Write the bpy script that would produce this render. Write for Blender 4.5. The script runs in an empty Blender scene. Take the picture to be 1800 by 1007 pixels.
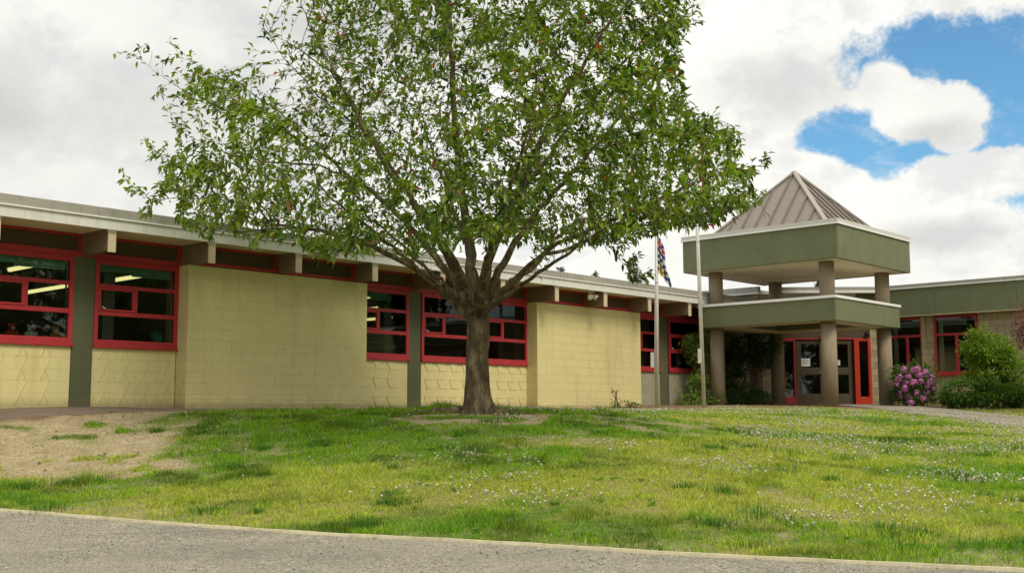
import bpy, math, random
import numpy as np
from mathutils import Vector, Matrix

SC = bpy.context.scene
COL = SC.collection
rnd = random.Random(7)
RNG = np.random.default_rng(11)

# ------------------------------------------------------------------ frames
EYE = 1.6                                   # eye height above the low ground at the viewpoint
FPX, PITCH, ROLL, PSI = 1983.69, math.radians(6.41686), math.radians(-0.15474), math.radians(42.37068)
CF = np.array([0, math.cos(PITCH), math.sin(PITCH)])
_U = np.array([0, -math.sin(PITCH), math.cos(PITCH)])
CX_ = math.cos(ROLL) * np.array([1, 0, 0.]) + math.sin(ROLL) * _U
CU = -math.sin(ROLL) * np.array([1, 0, 0.]) + math.cos(ROLL) * _U
UB = np.array([math.sin(PSI), math.cos(PSI), 0])      # along the classroom wing
NB = np.array([math.cos(PSI), -math.sin(PSI), 0])     # out of its wall
OB = np.array([-8.413, 18.6385, 0])                   # wall origin (s = 0, t = 0)

def at(px, py, Y):
    """world point at depth Y (survey helper)"""
    d = CF + (px - 900) / FPX * CX_ - (py - 503.5) / FPX * CU
    p = d * Y / d[1]
    return np.array([p[0], p[1], p[2] + EYE])

def w2b(x, y, z):      # world -> building-local (X = s, Y = -t, Z = z rel. eye)
    d = np.array([x, y, 0]) - OB
    return (float(d @ UB), -float(d @ NB), z - EYE)

def b2w(s, t, z):
    p = OB + UB * s + NB * t
    return (float(p[0]), float(p[1]), z + EYE)

# ------------------------------------------------------------------ noise
def _h(ix, iy, seed):
    n = (ix.astype(np.int64) * 374761393 + iy.astype(np.int64) * 668265263 + seed * 974711) & 0x7fffffff
    n = ((n ^ (n >> 13)) * 1274126177) & 0x7fffffff
    return ((n ^ (n >> 16)) & 0xffff) / 65535.0

def vnoise(x, y, seed=0):
    x = np.asarray(x, float); y = np.asarray(y, float)
    ix = np.floor(x); iy = np.floor(y); fx = x - ix; fy = y - iy
    fx = fx * fx * (3 - 2 * fx); fy = fy * fy * (3 - 2 * fy)
    a = _h(ix, iy, seed); b = _h(ix + 1, iy, seed); c = _h(ix, iy + 1, seed); d = _h(ix + 1, iy + 1, seed)
    return (a * (1 - fx) + b * fx) * (1 - fy) + (c * (1 - fx) + d * fx) * fy

def fbm(x, y, seed=0, o=4):
    s = 0; a = .5; t = 0
    for k in range(o):
        s = s + a * vnoise(x * 2 ** k, y * 2 ** k, seed + k * 17); t += a; a *= .5
    return s / t

def sstep(a, b, x):
    t = np.clip((x - a) / (b - a), 0, 1)
    return t * t * (3 - 2 * t)

# ------------------------------------------------------------------ materials
def srgb(r, g, b):
    f = lambda c: (c / 255) / 12.92 if c / 255 <= .04045 else ((c / 255 + .055) / 1.055) ** 2.4
    return (f(r), f(g), f(b))

class NT:
    """tiny node-tree helper"""
    def __init__(s, name):
        s.m = bpy.data.materials.new(name); s.m.use_nodes = True
        s.t = s.m.node_tree; s.n = s.t.nodes; s.l = s.t.links
        s.b = s.n['Principled BSDF']; s.out = s.n['Material Output']
        s.co = s.n.new('ShaderNodeTexCoord')
    def put(s, sock, v):
        if v is None: return
        if hasattr(v, 'is_linked') or isinstance(v, bpy.types.NodeSocket): s.l.new(v, sock)
        else:
            if isinstance(v, tuple) and len(v) == 3 and sock.type == 'RGBA': v = v + (1,)
            sock.default_value = v
    def noise(s, scale, detail=3, rough=.55, vec=None, mapping=None):
        n = s.n.new('ShaderNodeTexNoise'); n.inputs['Scale'].default_value = scale
        n.inputs['Detail'].default_value = detail; n.inputs['Roughness'].default_value = rough
        s.l.new(s.vec(vec, mapping), n.inputs['Vector']); return n.outputs['Fac']
    def vec(s, vec=None, mapping=None):
        v = vec or s.co.outputs['Object']
        if mapping:
            m = s.n.new('ShaderNodeMapping'); m.inputs['Scale'].default_value = mapping; s.l.new(v, m.inputs['Vector']); v = m.outputs[0]
        return v
    def ramp(s, fac, stops):
        r = s.n.new('ShaderNodeValToRGB'); e = r.color_ramp.elements
        while len(e) < len(stops): e.new(.5)
        for k, (p, c) in enumerate(stops):
            e[k].position = p; e[k].color = (c if isinstance(c, tuple) else (c, c, c)) + (1,)
        s.put(r.inputs[0], fac); return r.outputs[0]
    def mix(s, fac, a, b, mode='MIX'):
        m = s.n.new('ShaderNodeMix'); m.data_type = 'RGBA'; m.blend_type = mode
        s.put(m.inputs[0], fac); s.put(m.inputs[6], a); s.put(m.inputs[7], b); return m.outputs[2]
    def math(s, op, a, b=None, c=None):
        m = s.n.new('ShaderNodeMath'); m.operation = op
        for k, v in enumerate((a, b, c)):
            if v is not None: s.put(m.inputs[k], v)
        return m.outputs[0]
    def bump(s, h, strength=.3, dist=.01, normal=None):
        b = s.n.new('ShaderNodeBump'); b.inputs['Strength'].default_value = strength; b.inputs['Distance'].default_value = dist
        s.put(b.inputs['Height'], h)
        if normal is not None: s.l.new(normal, b.inputs['Normal'])
        s.l.new(b.outputs[0], s.b.inputs['Normal']); return b.outputs[0]
    def base(s, c, rough=.8, metal=0, spec=None):
        s.put(s.b.inputs['Base Color'], c); s.put(s.b.inputs['Roughness'], rough); s.b.inputs['Metallic'].default_value = metal
        if spec is not None: s.b.inputs['Specular IOR Level'].default_value = spec
        return s
    def attr(s, name):
        a = s.n.new('ShaderNodeAttribute'); a.attribute_name = name; return a

M = {}
def paint(name, c, rough=.7, var=.10, bscale=60, bstr=.15, metal=0, dirt=0., spec=.4):
    m = NT(name)
    n1 = m.noise(1.7, 5, .6); n2 = m.noise(bscale, 3, .6)
    k1 = tuple(x * (1 - var) for x in c); k2 = tuple(min(1, x * (1 + var)) for x in c)
    col = m.ramp(n1, [(.3, k1), (.7, k2)])
    if dirt:
        d = m.noise(9, 6, .7, mapping=(1, 1, .25))
        col = m.mix(m.ramp(d, [(.50, 0.), (.72, dirt)]), col, tuple(x * .45 for x in c))
    m.base(col, rough, metal, spec); m.bump(n2, bstr, .004); M[name] = m.m; return m.m

def block_paint(name, c, full=True, stone=False):
    """painted concrete block: 0.4 x 0.2 m courses, joints as grooves"""
    m = NT(name)
    sep = m.n.new('ShaderNodeSeparateXYZ'); m.l.new(m.co.outputs['Object'], sep.inputs[0])
    # use |s| or |t| whichever the face runs along: x+y works for both orientations
    xy = m.math('ADD', sep.outputs[0], sep.outputs[1])
    def brick(off, mort, w, h):
        cmb = m.n.new('ShaderNodeCombineXYZ'); m.put(cmb.inputs[0], xy); m.put(cmb.inputs[1], m.math('ADD', sep.outputs[2], .03))
        b = m.n.new('ShaderNodeTexBrick'); m.l.new(cmb.outputs[0], b.inputs['Vector'])
        b.offset = off; b.inputs['Scale'].default_value = 1; b.inputs['Mortar Size'].default_value = mort
        b.inputs['Mortar Smooth'].default_value = .4
        b.inputs['Brick Width'].default_value = w; b.inputs['Row Height'].default_value = h
        b.inputs['Color1'].default_value = (0, 0, 0, 1); b.inputs['Color2'].default_value = (1, 1, 1, 1)
        return b
    if stone: b = brick(.5, .012, .40, .20)
    else: b = brick(.5, .006, .40, .20)
    rows = brick(0, .006, 80., .20)
    n1 = m.noise(.8, 5, .65); n2 = m.noise(38 if stone else 55, 4, .7); n3 = m.noise(5, 5, .7)
    k = .22 if stone else .07
    col = m.ramp(n1, [(.3, tuple(x * (1 - k) for x in c)), (.7, tuple(x * (1 + k * .7) for x in c))])
    # per block tone
    col = m.mix(.10 if stone else .035, col, b.outputs['Color'], 'OVERLAY')
    # patches of joints that the paint has filled: only the horizontal beds show there
    vis = m.ramp(m.noise(.55, 2, .5), [(.44, 0.), (.56, 1.)]) if not stone else 1.
    joint = m.math('MAXIMUM', m.math('MULTIPLY', b.outputs['Fac'], vis), m.math('MULTIPLY', rows.outputs['Fac'], m.ramp(n3, [(.30, .25), (.62, 1.)])))
    col = m.mix(m.math('MULTIPLY', joint, .25 if stone else .26), col, tuple(x * .42 for x in c))
    stain = m.ramp(m.noise(2.6, 6, .75), [(.56, 0.), (.74, .38)])
    streak = m.ramp(m.noise(3.0, 5, .7, mapping=(1, 1, .10)), [(.52, 0.), (.70, .28)])
    col = m.mix(streak, col, tuple(a_ * b_ for a_, b_ in zip(c, (.62, .58, .50))))
    col = m.mix(stain, col, tuple(a * b_ for a, b_ in zip(c, (.55, .50, .50))))
    # splash-back dirt along the foot of the wall
    foot = m.ramp(m.math('ADD', sep.outputs[2], m.math('MULTIPLY', n3, .25)), [(.20, .60), (.44, 0.)])
    col = m.mix(foot, col, (.20, .15, .085))
    m.base(col, .82, 0, .3)
    h = m.math('SUBTRACT', m.math('MULTIPLY', n2, .9 if stone else .30), m.math('MULTIPLY', joint, 1.))
    m.bump(h, .9 if stone else .55, .02 if stone else .006)
    M[name] = m.m; return m.m

block_paint('cream_block', (.72, .635, .315))
block_paint('grey_block', (.36, .34, .24))
block_paint('green_block', (.105, .115, .062))
block_paint('stone_block', (.47, .38, .255), stone=True)
paint('stucco_green', (.170, .186, .100), .9, .10, 160, .5, dirt=.22)
paint('red_paint', (.42, .034, .042), .5, .10, 40, .1, dirt=.25)
paint('red_lit', (.50, .035, .014), .45, .08, 40, .1, dirt=.2)  # brighter copy of the red paint: light on the right side light put in colour
paint('brown_panel', (.088, .062, .035), .8, .12, 90, .3)
paint('beam_brown', (.20, .15, .092), .75, .10, 50, .2, dirt=.4)
paint('beam_end', (.62, .52, .36), .7, .08, 40, .2, dirt=.6)
paint('soffit_cream', (.70, .60, .40), .8, .06, 70, .25)
paint('fascia_white', (.72, .72, .66), .6, .05, 30, .1, dirt=.35)
paint('cap_grey', (.37, .355, .30), .55, .07, 30, .1, dirt=.5)
paint('cap_white', (.86, .86, .84), .45, .03, 30, .05, dirt=.12)
paint('siding_white', (.60, .60, .55), .6, .04, 30, .05)
paint('roof_metal', (.29, .25, .215), .42, .05, 20, .05, metal=.15, dirt=.25)
paint('roof_hip', (.40, .36, .31), .45, .05, 20, .05, dirt=.3)
paint('seam_shaded', (.20, .168, .145), .45, .05, 20, .05)  # darker copy of the roof metal: shading of the seams put in colour
paint('roof_trim', (.60, .58, .52), .45, .05, 20, .05, dirt=.2)
paint('roof_gravel', (.30, .29, .27), .95, .15, 80, .6)
paint('column_tan', (.27, .212, .142), .75, .12, 90, .3, dirt=.45)
paint('door_taupe', (.098, .078, .054), .85, .06, 30, .05, dirt=.2, spec=.1)
paint('steel', (.50, .48, .45), .35, .05, 40, .05, metal=.8)
paint('pole_metal', (.62, .60, .55), .5, .06, 20, .08, metal=.35, dirt=.3)
paint('black_plastic', (.02, .02, .022), .4, .05, 40, .05)
paint('white_plastic', (.75, .75, .73), .4, .03, 40, .05)
paint('paper', (.78, .78, .80), .8, .03, 40, .02)
paint('interior_wall', (.30, .30, .25), .9, .08, 20, .05)
paint('interior_floor', (.07, .065, .055), .7, .08, 20, .05)
paint('blind_green', (.25, .50, .38), .8, .15, 30, .1)
paint('post_grey', (.28, .27, .25), .7, .1, 30, .1)
paint('globe_teal', (.10, .30, .24), .35, .4, 6, .02)
paint('plush_orange', (.55, .20, .04), .95, .1, 200, .6)
paint('plush_white', (.70, .70, .66), .95, .1, 200, .6)
paint('plush_red', (.55, .05, .04), .95, .1, 200, .6)
paint('toy_gold', (.60, .42, .06), .7, .15, 60, .3)
paint('toy_pink', (.55, .12, .22), .8, .15, 60, .3)
paint('furniture_white', (.42, .46, .44), .6, .1, 30, .1)
paint('timber_edge', (.78, .70, .48), .75, .14, 30, .4, dirt=.5)
paint('wire_black', (.03, .03, .03), .6, .05, 40, .05)
paint('cloth_red', (.70, .05, .04), .8, .05, 60, .1)

def emis(name, c, st):
    m = NT(name); m.base((.8, .8, .75), .5)
    m.put(m.b.inputs['Emission Color'], c); m.b.inputs['Emission Strength'].default_value = st; M[name] = m.m
emis('lamp_tube', (1.0, .84, .36), 1.0)

def glass():
    m = NT('window_glass'); m.n.remove(m.b)
    tr = m.n.new('ShaderNodeBsdfTransparent'); tr.inputs[0].default_value = (.80, .86, .82, 1)
    gl = m.n.new('ShaderNodeBsdfGlossy'); gl.inputs['Roughness'].default_value = .015
    fr = m.n.new('ShaderNodeFresnel'); fr.inputs[0].default_value = 1.5
    mx = m.n.new('ShaderNodeMixShader'); m.l.new(fr.outputs[0], mx.inputs[0]); m.l.new(tr.outputs[0], mx.inputs[1]); m.l.new(gl.outputs[0], mx.inputs[2])
    b = m.n.new('ShaderNodeBump'); b.inputs['Strength'].default_value = .06; b.inputs['Distance'].default_value = .02
    m.l.new(m.noise(1.6, 1), b.inputs['Height']); m.l.new(b.outputs[0], gl.inputs['Normal'])
    m.l.new(mx.outputs[0], m.out.inputs[0]); M['glass'] = m.m
glass()

def foliage(name, rough=.5, transl=.35, attr='tint'):
    m = NT(name)
    a = m.attr(attr).outputs['Color']
    n = m.noise(14, 2)
    col = m.mix(m.ramp(n, [(.3, 0.), (.7, .25)]), a, (.02, .03, .01))
    m.base(col, rough, 0, .45)
    t = m.n.new('ShaderNodeBsdfTranslucent'); m.l.new(m.mix(1., a, (1.25, 1.35, .65), 'MULTIPLY'), t.inputs[0])
    mx = m.n.new('ShaderNodeMixShader'); mx.inputs[0].default_value = transl
    m.l.new(m.b.outputs[0], mx.inputs[1]); m.l.new(t.outputs[0], mx.inputs[2]); m.l.new(mx.outputs[0], m.out.inputs[0])
    M[name] = m.m
foliage('leaf', .36, .42); foliage('grass_blade', .7, .45); foliage('petal', .6, .3)

def bark():
    m = NT('bark')
    n1 = m.noise(7, 6, .7, mapping=(1, 1, .35)); n2 = m.noise(30, 5, .75, mapping=(1, 1, 1.6)); n3 = m.noise(1.5, 4, .6)
    v = m.n.new('ShaderNodeTexVoronoi'); v.inputs['Scale'].default_value = 16; m.l.new(m.vec(None, (1, 1, .3)), v.inputs['Vector'])
    col = m.ramp(n1, [(.30, (.052, .036, .020)), (.50, (.165, .120, .070)), (.66, (.38, .31, .20))])
    col = m.mix(m.ramp(m.noise(3.2, 5, .7), [(.50, 0.), (.66, .55)]), col, (.105, .110, .040))      # moss
    col = m.mix(m.ramp(m.noise(11, 4, .7), [(.60, 0.), (.72, .5)]), col, (.33, .32, .26))           # lichen
    m.base(col, .92, 0, .2)
    h = m.math('ADD', m.math('MULTIPLY', v.outputs[0], 1.1), m.math('ADD', n1, m.math('MULTIPLY', n2, .5)))
    m.bump(h, 1., .055); M['bark'] = m.m
bark()

def ground_mat():
    m = NT('ground_soil')
    g = m.attr('mask').outputs['Color']; sep = m.n.new('ShaderNodeSeparateColor'); m.l.new(g, sep.inputs[0])
    n1 = m.noise(2.2, 6, .7); n2 = m.noise(26, 5, .75); n3 = m.noise(90, 3, .7)
    dirt = m.ramp(n1, [(.3, (.43, .35, .20)), (.7, (.62, .52, .33))])
    dirt = m.mix(m.ramp(n2, [(.36, .75), (.56, 0.)]), dirt, (.17, .115, .065))
    dirt = m.mix(m.ramp(m.noise(7, 5, .7), [(.52, 0.), (.68, .5)]), dirt, (.26, .20, .10))
    dirt = m.mix(m.ramp(n3, [(.62, 0.), (.75, .5)]), dirt, (.50, .42, .30))
    mulch = m.ramp(n2, [(.35, (.14, .085, .05)), (.65, (.33, .225, .14))])
    green = m.ramp(n2, [(.3, (.05, .10, .012)), (.7, (.140, .220, .030))])
    dry = m.ramp(n2, [(.3, (.19, .18, .035)), (.7, (.34, .32, .08))])
    gr = m.mix(sep.outputs[1], green, dry)
    col = m.mix(sep.outputs[2], dirt, mulch)
    col = m.mix(sep.outputs[0], col, gr)
    m.base(col, .95, 0, .15); m.bump(m.math('ADD', n2, m.math('MULTIPLY', n3, .5)), .8, .02); M['ground'] = m.m
ground_mat()

def gravel_mat():
    m = NT('gravel')
    v = m.n.new('ShaderNodeTexVoronoi'); v.inputs['Scale'].default_value = 70; m.l.new(m.vec(), v.inputs['Vector'])
    v2 = m.n.new('ShaderNodeTexVoronoi'); v2.inputs['Scale'].default_value = 190; m.l.new(m.vec(), v2.inputs['Vector'])
    sp = m.n.new('ShaderNodeSeparateColor'); m.l.new(v.outputs['Color'], sp.inputs[0])
    sp2 = m.n.new('ShaderNodeSeparateColor'); m.l.new(v2.outputs['Color'], sp2.inputs[0])
    a = m.ramp(sp.outputs[0], [(0., (.07, .065, .055)), (.35, (.33, .30, .225)), (.8, (.50, .465, .35)), (1., (.80, .78, .68))])
    b = m.ramp(sp2.outputs[0], [(0., (.13, .12, .095)), (.6, (.42, .385, .285)), (1., (.70, .66, .53))])
    col = m.mix(m.ramp(m.noise(1.3, 5, .6), [(.40, .25), (.65, .85)]), a, b)
    big = m.noise(.8, 5, .65, mapping=(.45, 1.5, 1))
    col = m.mix(m.ramp(big, [(.36, .42), (.56, 0.)]), col, (.13, .12, .10))
    col = m.mix(m.ramp(m.noise(2.2, 5, .7), [(.56, 0.), (.74, .4)]), col, (.60, .56, .44))
    m.base(col, .95, 0, .2)
    h = m.math('ADD', m.math('MULTIPLY', v.outputs[0], -1.), m.math('MULTIPLY', v2.outputs[0], -.4))
    m.bump(h, 1., .012); M['gravel'] = m.m
gravel_mat()

def concrete_mat(name, c):
    m = NT(name)
    n1 = m.noise(1.1, 5, .65); n2 = m.noise(60, 4, .7); n3 = m.noise(160, 2, .6)
    col = m.ramp(n1, [(.3, tuple(x * .82 for x in c)), (.7, tuple(x * 1.12 for x in c))])
    col = m.mix(m.ramp(n2, [(.4, .35), (.6, 0.)]), col, tuple(x * .5 for x in c))
    m.base(col, .9, 0, .2); m.bump(m.math('ADD', n2, n3), .5, .006); M[name] = m.m
concrete_mat('path_concrete', (.34, .30, .24))
concrete_mat('old_asphalt', (.23, .175, .135))

# ------------------------------------------------------------------ mesh helpers
class MB:
    def __init__(s): s.v = []; s.f = []; s.mi = []; s.tf = None
    def add(s, vs, fs, mi=0):
        o = len(s.v)
        if s.tf: vs = [s.tf(*p) for p in vs]
        s.v += [tuple(p) for p in vs]; s.f += [tuple(i + o for i in f) for f in fs]; s.mi += [mi] * len(fs)
    def box(s, x0, x1, y0, y1, z0, z1, mi=0):
        x0, x1 = min(x0, x1), max(x0, x1); y0, y1 = min(y0, y1), max(y0, y1)
        vs = [(x, y, z) for z in (z0, z1) for y in (y0, y1) for x in (x0, x1)]
        s.add(vs, [(0, 2, 3, 1), (4, 5, 7, 6), (0, 1, 5, 4), (2, 6, 7, 3), (0, 4, 6, 2), (1, 3, 7, 5)], mi)
    def bar(s, p, q, w, h, up=(0, 0, 1), mi=0):
        p = Vector(p); q = Vector(q); d = (q - p).normalized(); up = Vector(up)
        a = d.cross(up).normalized() * w / 2; b = a.cross(d).normalized() * h / 2
        vs = [p - a - b, p + a - b, p + a + b, p - a + b, q - a - b, q + a - b, q + a + b, q - a + b]
        s.add([tuple(v) for v in vs], [(0, 3, 2, 1), (4, 5, 6, 7), (0, 1, 5, 4), (1, 2, 6, 5), (2, 3, 7, 6), (3, 0, 4, 7)], mi)
    def tube(s, pts, rs, n=8, cap=True, mi=0):
        pts = [Vector(p) for p in pts]
        if not hasattr(rs, '__len__'): rs = [rs] * len(pts)
        ref = None; vs = []
        for i, p in enumerate(pts):
            d = (pts[min(i + 1, len(pts) - 1)] - pts[max(i - 1, 0)])
            d = d.normalized() if d.length > 1e-9 else Vector((0, 0, 1))
            if ref is None: ref = d.orthogonal().normalized()
            ref = (ref - d * ref.dot(d));
            ref = ref.normalized() if ref.length > 1e-6 else d.orthogonal().normalized()
            b = d.cross(ref)
            for k in range(n):
                a = 2 * math.pi * k / n
                vs.append(tuple(p + (ref * math.cos(a) + b * math.sin(a)) * rs[i]))
        fs = [(i * n + k, i * n + (k + 1) % n, (i + 1) * n + (k + 1) % n, (i + 1) * n + k) for i in range(len(pts) - 1) for k in range(n)]
        if cap: fs += [tuple(range(n))[::-1], tuple((len(pts) - 1) * n + k for k in range(n))]
        s.add(vs, fs, mi)
    def ball(s, c, r, n=10, m_=7, sq=(1, 1, 1), mi=0, jit=0):
        vs = [(c[0], c[1], c[2] - r * sq[2])]
        for i in range(1, m_):
            ph = math.pi * i / m_
            for k in range(n):
                a = 2 * math.pi * k / n; j = 1 + jit * (rnd.random() - .5)
                vs.append((c[0] + r * sq[0] * math.sin(ph) * math.cos(a) * j, c[1] + r * sq[1] * math.sin(ph) * math.sin(a) * j, c[2] - r * sq[2] * math.cos(ph) * j))
        vs.append((c[0], c[1], c[2] + r * sq[2])); L = len(vs) - 1
        fs = [(0, 1 + (k + 1) % n, 1 + k) for k in range(n)]
        for i in range(m_ - 2):
            for k in range(n):
                a = 1 + i * n; fs.append((a + k, a + (k + 1) % n, a + n + (k + 1) % n, a + n + k))
        a = 1 + (m_ - 2) * n; fs += [(a + k, a + (k + 1) % n, L) for k in range(n)]
        s.add(vs, fs, mi)
    def build(s, name, mats, parent=None, smooth=False, bevel=0):
        me = bpy.data.meshes.new(name); me.from_pydata(s.v, [], s.f)
        if not isinstance(mats, (list, tuple)): mats = [mats]
        for k in mats: me.materials.append(M[k])
        if len(mats) > 1: me.polygons.foreach_set('material_index', s.mi)
        if smooth: me.polygons.foreach_set('use_smooth', [True] * len(me.polygons))
        me.update()
        o = bpy.data.objects.new(name, me); COL.objects.link(o); o.parent = parent
        if bevel:
            b = o.modifiers.new('bevel', 'BEVEL'); b.width = bevel; b.segments = 2; b.limit_method = 'ANGLE'
        return o

def np_mesh(name, V, Fidx, mat, parent=None, tint=None, attr='tint', smooth=False):
    """V (n,3), Fidx (m,k) uniform polygons; tint (n,3) per-vertex colour"""
    me = bpy.data.meshes.new(name)
    V = np.ascontiguousarray(V, dtype=np.float32); Fidx = np.ascontiguousarray(Fidx, dtype=np.int32)
    m, k = Fidx.shape
    me.vertices.add(len(V)); me.vertices.foreach_set('co', V.ravel())
    me.loops.add(m * k); me.loops.foreach_set('vertex_index', Fidx.ravel())
    me.polygons.add(m); me.polygons.foreach_set('loop_start', np.arange(0, m * k, k, dtype=np.int32))
    me.polygons.foreach_set('loop_total', np.full(m, k, dtype=np.int32))
    if smooth: me.polygons.foreach_set('use_smooth', np.ones(m, dtype=bool))
    if tint is not None:
        a = me.color_attributes.new(attr, 'FLOAT_COLOR', 'POINT')
        c = np.ones((len(V), 4), dtype=np.float32); c[:, :3] = tint; a.data.foreach_set('color', c.ravel())
    me.materials.append(M[mat]); me.update(calc_edges=True)
    o = bpy.data.objects.new(name, me); COL.objects.link(o); o.parent = parent
    return o

def empty(name, loc, label, cat, group=None, rz=0):
    o = bpy.data.objects.new(name, None); COL.objects.link(o); o.location = loc; o.rotation_euler = (0, 0, rz)
    o.empty_display_size = .3
    return tag(o, label, cat, group)
def tag(o, label, cat, group=None, kind=None):
    if label: o['label'] = label
    if cat: o['category'] = cat
    if group: o['group'] = group
    if kind: o['kind'] = kind
    return o

def setin(o, root):
    """mesh written in world coordinates -> local to an Empty that carries only a translation"""
    o.data.transform(Matrix.Translation(-Vector(root.location))); return o

# ------------------------------------------------------------------ terrain
CP = [(-5.37,12.0,-.99),(-1.54,10.3,-1.08),(1.34,9.1,-1.11),(3.63,8.2,-1.12),(-4,9,-1.23),(0,8.6,-1.19),(3.59,7.9,-1.15),
(-6.5,14.5,-.80),(-7.29,16.2,-.41),(-7.85,17.4,-.05),(-8.3,18.4,.06),(-4.59,18.3,-.02),(-3.95,15.8,-.41),(-3.24,13,-.85),(-.59,18,.02),
(-.53,16,-.26),(-.44,13.5,-.62),(-.38,11.5,-.87),(3,20,-.09),(2.32,15.5,-.42),(1.79,12,-.74),(1.48,10,-1.01),(12.16,27,-.12),(10.12,22.5,-.32),
(10.45,31,.14),(9.09,27,-.02),(11.41,28.5,-.01),(9.6,24,-.19),(13.23,33,.20),(13.98,31,.19),(8.26,29.4,.14),(9.92,36,.24),(3.48,30.5,.18),
(3.44,27,.05),(4.73,28,.10),(7.2,24,-.06),(5.69,19,-.33),(4.63,15.5,-.58),(3.42,11.5,-.88),(7.64,18,-.41),(5.92,14,-.73),(4.63,11,-.95),
(1.17,23.5,.04),(.7,28.4,.13),(-6.11,21.2,.09),(-3.17,24.3,.11),(-2.95,21,.04),
(0,3,-1.45),(0,0,-1.6),(-8,0,-1.5),(10,0,-1.5),(0,-14,-1.7),(-12,12,-1.0),(-16,12,-1.0),(-13,17,-.2),(-16,22,.1),(14,10,-.95),(20,14,-.8),(22,24,-.3),(22,34,.1),
(0,45,.2),(-25,30,.1),(25,48,.2),(-30,0,-1.4),(30,0,-1.3),(0,-40,-1.8),(-70,70,.2),(70,70,.2),(-70,-60,-2),(70,-60,-2)]
CP = np.array(CP)
def _tps(r2): return np.where(r2 > 0, r2 * np.log(np.maximum(r2, 1e-12)), 0)
_n = len(CP); _A = np.zeros((_n + 3, _n + 3))
_A[:_n, :_n] = _tps(((CP[:, None, :2] - CP[None, :, :2]) ** 2).sum(-1)) + np.eye(_n) * .08
_A[:_n, _n] = 1; _A[:_n, _n + 1:] = CP[:, :2]; _A[_n:, :_n] = _A[:_n, _n:].T
_W = np.linalg.solve(_A, np.concatenate([CP[:, 2], [0, 0, 0]]))
_EX = [-16, -9, -5.37, -1.54, 1.34, 3.63, 9, 18]; _EY = [15.9, 13.35, 12.0, 10.3, 9.1, 8.2, 6.2, 2.8]
def height(x, y):
    x = np.asarray(x, float); y = np.asarray(y, float); sh = x.shape; xf = x.ravel(); yf = y.ravel(); out = np.empty(len(xf))
    for a in range(0, len(xf), 20000):
        X = xf[a:a + 20000]; Y = yf[a:a + 20000]
        k = _tps((X[:, None] - CP[None, :, 0]) ** 2 + (Y[:, None] - CP[None, :, 1]) ** 2)
        out[a:a + 20000] = k @ _W[:_n] + _W[_n] + _W[_n + 1] * X + _W[_n + 2] * Y
    r = np.hypot(xf, yf - 20); fade = sstep(60, 110, r)
    out = np.clip(out, -2.2, .3) * (1 - fade) + fade * .0
    out += (fbm(xf * .9, yf * .9, 3, 3) - .5) * .05 * (1 - fade) * sstep(.1, 1.6, np.abs(yf - np.interp(xf, _EX, _EY))) * sstep(27, 20, yf)
    return (out + EYE).reshape(sh)
def hz(x, y): return float(height(np.array([x]), np.array([y]))[0])

EDGE = np.array([(-16., 15.9), (-9., 13.35), (-5.37, 12.0), (-1.54, 10.3), (1.34, 9.1), (3.63, 8.2), (9., 6.2), (18., 2.8)])
def edge_d(x, y):      # > 0 on the lawn side
    return y - np.interp(x, EDGE[:, 0], EDGE[:, 1])

# lawn masks --------------------------------------------------------
def masks(x, y):
    """returns grass cover, dryness, mulch (0..1)"""
    x = np.asarray(x, float); y = np.asarray(y, float)
    n = fbm(x * 1.1, y * 1.1, 5, 4); n2 = fbm(x * 3.4, y * 3.4, 29, 3)
    e = edge_d(x, y)
    # bare play area at the left
    bx = -4.6 - .12 * (y - 15)
    bare = sstep(.9, -1.0, (x - bx) + (n - .5) * 4.2 + (n2 - .5) * 1.6) * sstep(1.0, 2.4, e + (n - .5) * 2.8)
    # trodden soil round the tree and to its right
    r1 = np.hypot((x + .45) / 1.15, (y - 17.4) / .95) + (n - .5) * 1.0 + (n2 - .5) * .5
    bare = np.maximum(bare, sstep(1.15, .85, r1))
    r2 = np.hypot((x - 1.8) / 2.1, (y - 18.0) / 1.5) + (n2 - .5) * 1.5 + (n - .5) * .6
    bare = np.maximum(bare, sstep(.95, .5, r2) * .75)
    # scattered thin spots near the timber edge
    thin = sstep(.66, .80, n + .22 * sstep(.9, .0, e) + .10 * sstep(-.5, -4, x))
    bare = np.maximum(bare, thin * .45)
    bare = np.maximum(bare, sstep(.72, .84, fbm(x * 2.6, y * 3.4, 93, 3)) * .6)
    bare = bare * (1 - .95 * sstep(.62, .74, fbm(x * 1.9, y * 2.6, 99, 3)) * (y > 12) )
    # strip along the wall (mulch/soil)
    s_, t_ = (x - OB[0]) * UB[0] + (y - OB[1]) * UB[1], (x - OB[0]) * NB[0] + (y - OB[1]) * NB[1]
    tb = np.interp(s_, [-10, 3, 8, 12, 17.4, 20, 27], [1.5, 1.5, 1.5, 2.3, 4.0, 7.2, 7.6])
    strip = sstep(.25, -.15, t_ - tb - (n2 - .5) * .7) * (s_ < 25.5) * (x < 12.6)
    cover = (1 - bare) * (1 - strip)
    # dryness: right side and mid band
    dry = sstep(.40, .69, .20 * (fbm(x * 3.1, y * 4.2, 87, 3) - .5) + .12 * (fbm(x * 9, y * 9, 88, 2) - .5) +  fbm(x * .55 + 9, y * .8, 41, 4) + .10 * sstep(-1, 4, x) + .14 * np.exp(-((e - 1.9) / .8) ** 2) - .22 * sstep(2.5, 4.5, e) * sstep(3, 0, x))
    return cover, dry * .9, strip

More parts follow.
